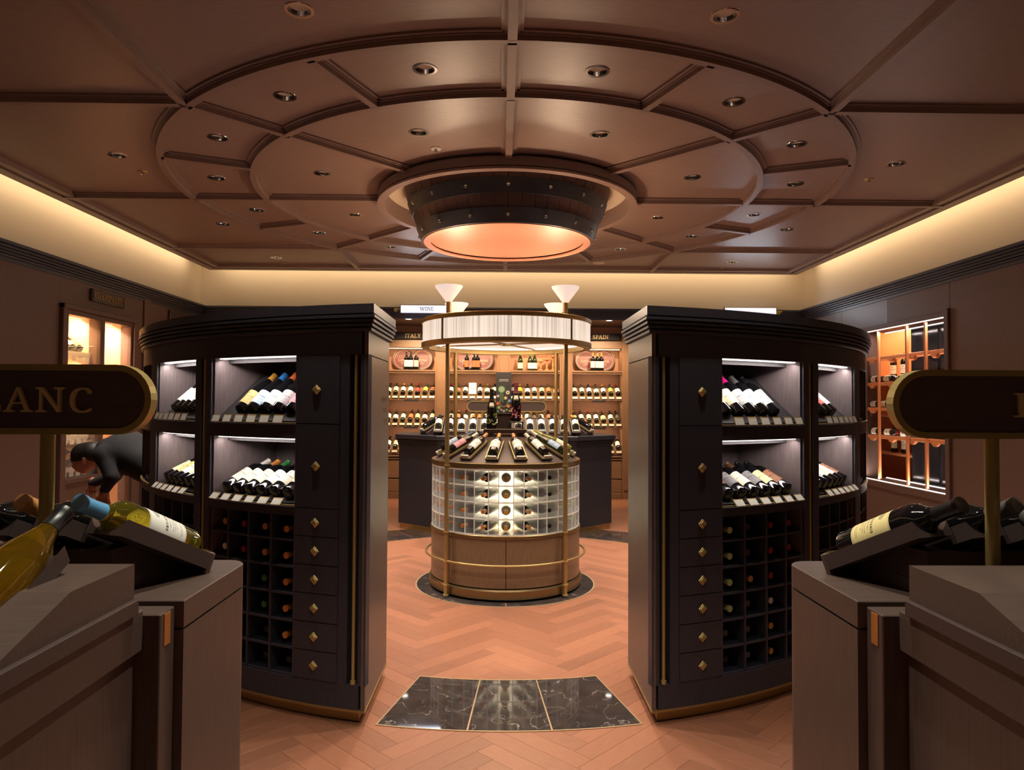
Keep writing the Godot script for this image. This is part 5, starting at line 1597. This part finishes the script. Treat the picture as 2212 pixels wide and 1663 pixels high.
# =====================================================================  left wall: champagne fridge
func build_fridge() -> void:
	var o := thing("wine_fridge", Vector3(-4.2, 0, -7.12), "built-in glass-door wine fridge in a brown frame on the left wall", "fridge")
	var fr := func(z0: float, z1: float, y0: float, y1: float, x: float) -> void:
		put(MB.new().span(Vector3(-4.2, y0, z0), Vector3(x, y1, z1), 0.004), "frame", mats.wall, o)
	fr.call(-6.462, -6.54, 0.0, 2.42, -4.06)
	fr.call(-7.71, -7.79, 0.0, 2.42, -4.06)
	fr.call(-6.462, -7.79, 2.375, 2.42, -4.05)
	fr.call(-6.54, -7.71, 2.33, 2.375, -4.075)
	fr.call(-6.54, -7.71, 0.0, 0.30, -4.075)
	fr.call(-6.54, -6.575, 0.30, 2.33, -4.085)
	fr.call(-7.10, -7.18, 0.30, 2.33, -4.085)
	fr.call(-7.68, -7.71, 0.30, 2.33, -4.085)
	put(MB.new().span(Vector3(-4.74, 0.3, -6.50), Vector3(-4.72, 2.4, -7.76)), "back_panel", plain_once("fridge_in", srgb(206, 170, 128), 0.6), o)
	for z in [-6.50, -7.76]:
		put(MB.new().span(Vector3(-4.74, 0.3, z - 0.01), Vector3(-4.2, 2.4, z + 0.01)), "side_panel", plain_once("fridge_in", srgb(206, 170, 128), 0.6), o)
	put(MB.new().span(Vector3(-4.74, 0.3, -7.13), Vector3(-4.22, 2.4, -7.15)), "side_panel", plain_once("fridge_pink", srgb(240, 206, 178), 0.6), o)
	put(MB.new().span(Vector3(-4.74, 2.36, -6.50), Vector3(-4.2, 2.4, -7.76)).span(Vector3(-4.74, 0.28, -6.50), Vector3(-4.2, 0.3, -7.76)), "top_panel", plain_once("fridge_in", srgb(206, 170, 128), 0.6), o)
	put(MB.new().span(Vector3(-4.12, 0.3, -6.575), Vector3(-4.125, 2.33, -7.10)), "door_pane", mats.pane, o)
	put(MB.new().span(Vector3(-4.12, 0.3, -7.18), Vector3(-4.125, 2.33, -7.68)), "door_pane", mats.pane, o)
	put(MB.new().span(Vector3(-4.3, 2.345, -6.56), Vector3(-4.27, 2.36, -7.1)), "led_strip", mats.led_warm, o)
	area(o, Vector3(-4.29, 2.335, -6.83), Vector3(-0.5, -1, 0), Vector3(0, 0, 1), Vector2(0.5, 0.02), Color(1, 0.8, 0.55), 1.5)
	put(MB.new().span(Vector3(-4.3, 2.345, -7.2), Vector3(-4.27, 2.36, -7.66)), "led_strip", mats.led_warm, o)
	area(o, Vector3(-4.29, 2.335, -7.43), Vector3(-0.5, -1, 0), Vector3(0, 0, 1), Vector2(0.45, 0.02), Color(1, 0.84, 0.68), 2.6)
	var n := 0
	for r in 4:
		var y: float = [1.98, 1.57, 1.17, 0.86][r]
		put(MB.new().span(Vector3(-4.70, y - 0.02, -6.52), Vector3(-4.19, y, -7.12)).span(Vector3(-4.195, y - 0.025, -6.52), Vector3(-4.185, y + 0.02, -7.12)), "fridge_shelf", mats.frost, o)
		if r == 1 or r == 2:
			area(o, Vector3(-4.29, y + 0.33, -6.83), Vector3(-0.5, -1, 0), Vector3(0, 0, 1), Vector2(0.5, 0.02), Color(1, 0.82, 0.6), 0.5)
		for k in 5:
			var z := -6.60 - k * 0.108
			var a := deg_to_rad(36)
			bottle("champagne", "green" if k % 2 else "dark", ["gold", "copper", "gold", "yellow", "gold"][(k + r) % 5], ["pink", "pale yellow", "white", "cream", "ochre"][(k + r * 2) % 5], Vector3(-4.245, y + 0.045, z), Vector3(-cos(a), sin(a), 0), Vector3(sin(a), cos(a), 0), "foil-topped sparkling bottle, %s shelf down in wall fridge, %s from near edge" % [ORD[r], ORD[k]], "sparkling bottles in the wall fridge", "sparkling_bottle")
			var t := put(MB.new().box(Vector3(-4.178, y - 0.045, z), Vector3(0.003, 0.05, 0.066)), "price_tag", mats.paper)
			tag(t, "price tag in wall fridge, %s shelf down, %s from near edge" % [ORD[r], ORD[k]], "price tag", "price tags in the wall fridge")
	put(MB.new().span(Vector3(-4.16, 0.30, -6.56), Vector3(-4.10, 0.75, -7.11), 0.006).span(Vector3(-4.12, 0.74, -6.56), Vector3(-4.07, 0.79, -7.11), 0.006), "lower_drawer", mats.wall, o)


# =====================================================================  right wall: display window
func build_rack() -> void:
	var o := thing("display_window", Vector3(4.3, 0.62, -7.2), "lit display window in the right wall with wooden posts and bottle cradles", "display case")
	put(MB.new().span(Vector3(4.07, 0.60, -6.37), Vector3(4.32, 2.42, -6.43), 0.004), "frame", mats.wall, o)
	put(MB.new().span(Vector3(4.08, 0.62, -7.96), Vector3(4.32, 2.40, -8.0), 0.004), "frame", mats.wall, o)
	put(MB.new().span(Vector3(4.08, 2.352, -6.43), Vector3(4.42, 2.40, -7.96), 0.003), "frame", mats.wall, o)
	put(MB.new().span(Vector3(4.08, 0.62, -6.43), Vector3(4.42, 0.692, -7.96), 0.003), "sill", mats.wall, o)
	for e in [[4.11, 0.692, 1], [4.37, 0.692, 1], [4.11, 2.344, -1], [4.37, 2.344, -1]]:
		put(MB.new().span(Vector3(e[0] - 0.008, e[1], -6.44), Vector3(e[0] + 0.008, e[1] + 0.008, -7.95)), "led_strip", mats.led, o)
	for x in [4.13]:
		area(o, Vector3(x, 2.335, -7.19), Vector3(0, -1, 0), Vector3(0, 0, 1), Vector2(1.45, 0.015), Color(1, 0.93, 0.9), 0.9)
		area(o, Vector3(x, 0.71, -7.19), Vector3(0, 1, 0), Vector3(0, 0, 1), Vector2(1.45, 0.015), Color(1, 0.93, 0.9), 0.7)
	# dark glass behind, shelves of the next room beyond its far part
	put(MB.new().span(Vector3(4.40, 0.69, -6.43), Vector3(4.41, 2.352, -7.50)), "rear_pane", mats.mirror, o)
	put(MB.new().span(Vector3(4.9, 0.0, -7.4), Vector3(4.95, 2.8, -9.6)).span(Vector3(4.3, -0.05, -6.0), Vector3(5.0, 0.0, -9.6)).span(Vector3(4.3, 2.6, -6.0), Vector3(5.0, 2.65, -9.6)), "rear_cabinet", mats.orange, o)
	put(MB.new().span(Vector3(4.3, 0, -9.6), Vector3(4.95, 2.8, -9.65)), "rear_cabinet_end", mats.orange, o)
	put(MB.new().span(Vector3(4.42, 0, -6.3), Vector3(4.95, 2.6, -6.35)).span(Vector3(4.93, 0, -6.3), Vector3(4.98, 2.6, -7.4)), "rear_wall", mats.dark, o)
	for y in [0.95, 1.4, 1.85]:
		put(MB.new().span(Vector3(4.6, y - 0.02, -7.6), Vector3(4.9, y, -9.5)), "rear_shelf", mats.orange, o)
	area(o, Vector3(4.6, 2.5, -8.4), Vector3(0.3, -1, 0), Vector3(0, 0, 1), Vector2(1.4, 0.05), Color(1, 0.86, 0.7), 1.3)
	for k in 9:
		var y: float = [0.95, 1.4, 1.85][k % 3]
		var z := -8.0 - (k / 3) * 0.22
		bottle("claret", "dark", ["black", "red", "gold"][k % 3], ["white", "cream", "pale yellow"][(k + k / 3) % 3], Vector3(4.74, y, z), Vector3.UP, Vector3(-1, 0, 0.6), "standing bottle seen through display window, %s rear shelf up, %s from window" % [ORD[k % 3], ORD[k / 3]], "bottles seen through the display window")
	for e in [[-7.69, 4.15], [-7.12, 4.13], [-6.80, 4.13], [-7.12, 4.33], [-6.80, 4.33]]:
		put(MB.new().span(Vector3(e[1] - 0.012, 0.70, e[0] - 0.014), Vector3(e[1] + 0.012, 2.345, e[0] + 0.014), 0.002), "post", mats.orange, o)
	# four bottle cradles, a rail each side of a row of half-round saddles
	for r in 4:
		var y: float = [2.06, 1.776, 1.496, 1.188][r]
		var sh := put(MB.new().span(Vector3(4.155, y - 0.035, -6.44), Vector3(4.172, y, -7.95), 0.002), "cradle_rail", mats.orange, o)
		put(MB.new().span(Vector3(4.29, y - 0.035, -6.44), Vector3(4.305, y, -7.95), 0.002), "cradle_rail", mats.orange, o)
		for k in 8:
			var z := -6.52 - k * 0.19
			var poly := PackedVector2Array()
			for j in 13:
				poly.append(Vector2(0, -0.0) + Vector2(0.062, 0).rotated(PI + PI * j / 12))
			put(MB.new().prism(poly, Transform3D(Basis(Vector3.FORWARD, Vector3.UP, Vector3.RIGHT), Vector3(4.152 if k % 2 else 4.28, y - 0.005, z)), 0.026), "saddle", mats.orange, sh)
		if r == 0:
			continue
		for k in 3:
			var z: float = [-7.86, -7.62, -7.28][k] + 0.04 * (r % 2)
			var dz := 1.0
			bottle("burgundy" if (k + r) % 2 else "claret", "dark", ["black", "red", "grey"][(k + r) % 3], ["white", "cream", "white"][k], Vector3(4.225, y + 0.035, z - 0.15), Vector3(0.02, 0.02, dz), Vector3(-0.8, 0.6, 0), "bottle lying in the display window, %s cradle down, %s from its far end" % [ORD[r], ORD[k]], "bottles in the display window")


# =====================================================================  wall signs and lamps
func build_wall_signs() -> void:
	var s := thing("wall_plaque", Vector3(-4.09, 2.48, -7.21), "brown wooden plaque with raised letters reading CHAMPAGNE above the left wall fridge", "sign")
	put(MB.new().span(Vector3(-4.1, 2.505, -6.915), Vector3(-4.07, 2.63, -7.505), 0.004), "board", mats.brown_dark, s)
	put(MB.new().span(Vector3(-4.071, 2.617, -6.925), Vector3(-4.064, 2.628, -7.495)).span(Vector3(-4.071, 2.507, -6.925), Vector3(-4.064, 2.518, -7.495)).span(Vector3(-4.071, 2.518, -6.925), Vector3(-4.064, 2.617, -6.937)).span(Vector3(-4.071, 2.518, -7.483), Vector3(-4.064, 2.617, -7.495)), "border", mats.brown_dark, s)
	lettering(s, "CHAMPAGNE", Transform3D(Basis(Vector3.UP, PI / 2), Vector3(-4.07, 2.567, -7.21)), 0.058, mats.brass_soft, 0.006)
	var s2 := thing("wall_plaque", Vector3(-4.09, 2.48, -8.83), "brown wooden plaque half hidden behind the left curved cabinet", "sign")
	put(MB.new().span(Vector3(-4.1, 2.505, -8.54), Vector3(-4.07, 2.63, -9.13), 0.004), "board", mats.brown_dark, s2)
	for e in [[-1.035, "WINE", "left"], [3.28, "", "right"]]:
		var x: float = e[0]
		var o := thing("light_box_sign", Vector3(x, 2.7, -9.28), "white tubular light box sign %son the back wall, %s" % ["reading WINE " if e[1] else "", e[2]], "sign", "tubular light signs")
		put(MB.new().box(Vector3(x, 2.765, -9.28), Vector3(0.69, 0.095, 0.06), Basis.IDENTITY, 0.006), "light_tube_lamp", glow(srgb(226, 232, 250), 0.8), o)
		put(MB.new().box(Vector3(x, 2.8155, -9.28), Vector3(0.70, 0.008, 0.066)).box(Vector3(x - 0.348, 2.765, -9.28), Vector3(0.01, 0.1, 0.066)).box(Vector3(x + 0.348, 2.765, -9.28), Vector3(0.01, 0.1, 0.066)), "case", mats.brass, o)
		for d in [-1, 1]:
			put(MB.new().rod(Vector3(x + d * 0.35, 2.765, -9.28), Vector3(x + d * 0.43, 2.765, -9.28), 0.009, 10).rod(Vector3(x + d * 0.43, 2.765, -9.285), Vector3(x + d * 0.43, 2.765, -9.40), 0.009, 10), "arm", mats.brass, o)
			put(MB.new().lathe([Vector2(0, 0), Vector2(0.026, 0), Vector2(0.026, 0.012), Vector2(0, 0.014)], 18, Transform3D(up_basis(Vector3.BACK, Vector3.UP), Vector3(x + d * 0.43, 2.765, -9.39))), "mount", mats.brass, o)
		area(o, Vector3(x, 2.765, -9.245), Vector3.BACK, Vector3.RIGHT, Vector2(0.68, 0.08), Color(0.92, 0.95, 1.0), 0.25)
		if e[1]:
			lettering(o, e[1], Transform3D(Basis.IDENTITY, Vector3(x + 0.0, 2.765, -9.25)), 0.048, plain_once("sign_ink", srgb(70, 66, 60), 0.6), 0.002, false)


# =====================================================================  person bending at the fridge
class Flesh:
	var step := 0.014
	var lo := Vector3.ZERO
	var n := Vector3i.ZERO
	var f := PackedFloat32Array()

	func start(a: Vector3, b: Vector3, s: float) -> void:
		step = s
		lo = a
		n = Vector3i(((b - a) / s).ceil()) + Vector3i.ONE
		f.resize(n.x * n.y * n.z)
		f.fill(1.0)

	func bone(a: Vector3, b: Vector3, ra: float, rb: float, k := 0.03, sq := Vector3.ONE) -> void:
		var m := maxf(ra, rb) + 0.07
		var i0 := Vector3i(((a.min(b) - Vector3.ONE * m - lo) / step).floor()).clamp(Vector3i.ZERO, n - Vector3i.ONE)
		var i1 := Vector3i(((a.max(b) + Vector3.ONE * m - lo) / step).ceil()).clamp(Vector3i.ZERO, n - Vector3i.ONE)
		var d := (b - a) * sq
		var dd := maxf(d.length_squared(), 1e-9)
		for z in range(i0.z, i1.z + 1):
			for y in range(i0.y, i1.y + 1):
				for x in range(i0.x, i1.x + 1):
					var p := (lo + Vector3(x, y, z) * step - a) * sq
					var t := clampf(p.dot(d) / dd, 0, 1)
					var e := (p - d * t).length() - lerpf(ra, rb, t)
					var id := (z * n.y + y) * n.x + x
					var g := f[id]
					var h := maxf(k - absf(e - g), 0.0) / k
					f[id] = minf(e, g) - h * h * k * 0.25

	func into(m: MB) -> void:
		var vid := {}
		for z in n.z - 1:
			for y in n.y - 1:
				for x in n.x - 1:
					var s := 0
					var c := []
					for w in 8:
						var v := f[((z + (w >> 2)) * n.y + y + ((w >> 1) & 1)) * n.x + x + (w & 1)]
						c.append(v)
						if v < 0:
							s += 1
					if s == 0 or s == 8:
						continue
					var p := Vector3.ZERO
					var cnt := 0
					for e in [[0, 1], [2, 3], [4, 5], [6, 7], [0, 2], [1, 3], [4, 6], [5, 7], [0, 4], [1, 5], [2, 6], [3, 7]]:
						var a: float = c[e[0]]
						var b: float = c[e[1]]
						if (a < 0) != (b < 0):
							var t := a / (a - b)
							var u := Vector3(e[0] & 1, (e[0] >> 1) & 1, e[0] >> 2)
							var w := Vector3(e[1] & 1, (e[1] >> 1) & 1, e[1] >> 2)
							p += u.lerp(w, t)
							cnt += 1
					p = p / cnt
					var g := Vector3(c[1] + c[3] + c[5] + c[7] - c[0] - c[2] - c[4] - c[6], c[2] + c[3] + c[6] + c[7] - c[0] - c[1] - c[4] - c[5], c[4] + c[5] + c[6] + c[7] - c[0] - c[1] - c[2] - c[3]).normalized()
					vid[Vector3i(x, y, z)] = m.vert(lo + (Vector3(x, y, z) + p) * step, g)
		var ax := [Vector3i(1, 0, 0), Vector3i(0, 1, 0), Vector3i(0, 0, 1)]
		for key in vid:
			var q: Vector3i = key
			for d in 3:
				var b: Vector3i = ax[(d + 1) % 3]
				var c: Vector3i = ax[(d + 2) % 3]
				var v0 := f[(q.z * n.y + q.y) * n.x + q.x]
				var q1: Vector3i = q + ax[d]
				var v1 := f[(q1.z * n.y + q1.y) * n.x + q1.x]
				if (v0 < 0) == (v1 < 0):
					continue
				if not (vid.has(q - b) and vid.has(q - c) and vid.has(q - b - c)):
					continue
				var r := [vid[q], vid[q - b], vid[q - b - c], vid[q - c]]
				if v0 < 0:
					m.i.append_array(PackedInt32Array([r[0], r[2], r[1], r[0], r[3], r[2]]))
				else:
					m.i.append_array(PackedInt32Array([r[0], r[1], r[2], r[0], r[2], r[3]]))


func build_person() -> void:
	var o := thing("person", Vector3(-2.62, 0, -5.45), "person in a dark jacket bending forward beside the left curved cabinet, one hand hanging down", "person")
	var z := -5.45
	var hip := Vector3(-2.60, 0.95, z)
	var chest := Vector3(-2.93, 1.13, z)
	var neck := Vector3(-3.07, 1.15, z)
	var head := Vector3(-3.22, 1.085, z)
	var body := Flesh.new()
	body.start(Vector3(-3.35, 0.0, z - 0.35), Vector3(-2.3, 1.4, z + 0.35), 0.016)
	body.bone(hip, chest, 0.135, 0.15, 0.05, Vector3(1, 1, 0.72))
	body.bone(chest, neck, 0.15, 0.085, 0.06, Vector3(1, 1, 0.8))
	for s in [-1, 1]:
		body.bone(hip + Vector3(0.02, -0.03, 0.08 * s), Vector3(-2.64, 0.5, z + 0.11 * s), 0.10, 0.068, 0.05)
		body.bone(Vector3(-2.64, 0.5, z + 0.11 * s), Vector3(-2.56, 0.09, z + 0.11 * s), 0.064, 0.046, 0.03)
		body.bone(Vector3(-2.58, 0.045, z + 0.11 * s), Vector3(-2.76, 0.035, z + 0.12 * s), 0.042, 0.034, 0.03)
		var sh := Vector3(-3.0, 1.12, z + 0.19 * s)
		var el := Vector3(-2.90 if s > 0 else -3.15, 0.96 if s > 0 else 0.92, z + 0.25 * s)
		var wr := Vector3(-2.955 if s > 0 else -3.32, 0.865 if s > 0 else 0.86, z + 0.24 * s)
		body.bone(chest + Vector3(-0.03, 0.02, 0.1 * s), sh, 0.085, 0.07, 0.05)
		body.bone(sh, el, 0.062, 0.05, 0.03)
		body.bone(el, wr, 0.048, 0.036, 0.02)
	var mb := MB.new()
	body.into(mb)
	put(mb, "jacket_and_trousers", mats.cloth, o)
	# head with face, ear and neck; hair over it
	var fl := Flesh.new()
	fl.start(head - Vector3(0.16, 0.17, 0.12), head + Vector3(0.17, 0.16, 0.12), 0.006)
	fl.bone(head + Vector3(0.02, 0.01, 0), head + Vector3(-0.03, -0.03, 0), 0.082, 0.072, 0.02)
	fl.bone(head + Vector3(-0.05, -0.06, 0), head + Vector3(-0.03, -0.085, 0), 0.055, 0.042, 0.03)
	fl.bone(head + Vector3(-0.098, -0.05, 0), head + Vector3(-0.108, -0.072, 0), 0.008, 0.014, 0.015)
	fl.bone(head + Vector3(-0.085, -0.093, 0), head + Vector3(-0.08, -0.1, 0), 0.014, 0.014, 0.012)
	fl.bone(neck + Vector3(0.03, 0.0, 0), head + Vector3(0.03, -0.03, 0), 0.055, 0.052, 0.03)
	for s in [-1, 1]:
		fl.bone(head + Vector3(0.015, -0.005, 0.076 * s), head + Vector3(0.01, -0.04, 0.078 * s), 0.017, 0.012, 0.008)
	var hm := MB.new()
	fl.into(hm)
	put(hm, "head", mats.skin, o)
	var hr := Flesh.new()
	hr.start(head - Vector3(0.16, 0.14, 0.13), head + Vector3(0.16, 0.17, 0.13), 0.008)
	hr.bone(head + Vector3(0.03, 0.035, 0), head + Vector3(-0.035, 0.025, 0), 0.092, 0.088, 0.02)
	hr.bone(head + Vector3(-0.07, 0.0, 0.0), head + Vector3(-0.10, -0.02, 0.0), 0.05, 0.03, 0.03)
	hr.bone(head + Vector3(0.07, 0.0, 0.0), head + Vector3(0.055, -0.03, 0.0), 0.055, 0.045, 0.03)
	var hb := MB.new()
	hr.into(hb)
	put(hb, "hair", mats.hair, o)
	# the near hand: palm, four fingers, thumb
	for s in [1, -1]:
		var wr := Vector3(-2.955 if s > 0 else -3.32, 0.865 if s > 0 else 0.86, z + 0.24 * s)
		var hd := Flesh.new()
		hd.start(wr - Vector3(0.13, 0.17, 0.08), wr + Vector3(0.1, 0.05, 0.08), 0.004)
		hd.bone(wr + Vector3(0, 0.02, 0), wr + Vector3(0.0, -0.03, 0), 0.027, 0.028, 0.02)
		var kn := []
		for k in 4:
			var off := Vector3(-0.032 + 0.021 * k, -0.085 - [0.0, 0.004, 0.0, -0.008][k], 0.004)
			hd.bone(wr + Vector3(-0.012 + 0.008 * k, -0.02, 0), wr + off, 0.014, 0.0115, 0.012)
			kn.append(off)
		for k in 4:
			var p0: Vector3 = wr + kn[k]
			var l: float = [0.036, 0.04, 0.037, 0.029][k]
			var p1 := p0 + Vector3(0.006, -l, -0.008 * s)
			var p2 := p1 + Vector3(0.014, -l * 0.5, -0.014 * s)
			hd.bone(p0, p1, 0.0105, 0.0092, 0.004)
			hd.bone(p1, p2, 0.0092, 0.0075, 0.004)
		hd.bone(wr + Vector3(-0.02, -0.025, 0.006 * s), wr + Vector3(-0.05, -0.06, 0.012 * s), 0.014, 0.011, 0.008)
		hd.bone(wr + Vector3(-0.05, -0.06, 0.012 * s), wr + Vector3(-0.054, -0.09, 0.014 * s), 0.0105, 0.0085, 0.004)
		var m := MB.new()
		hd.into(m)
		put(m, "hand", mats.skin, o)
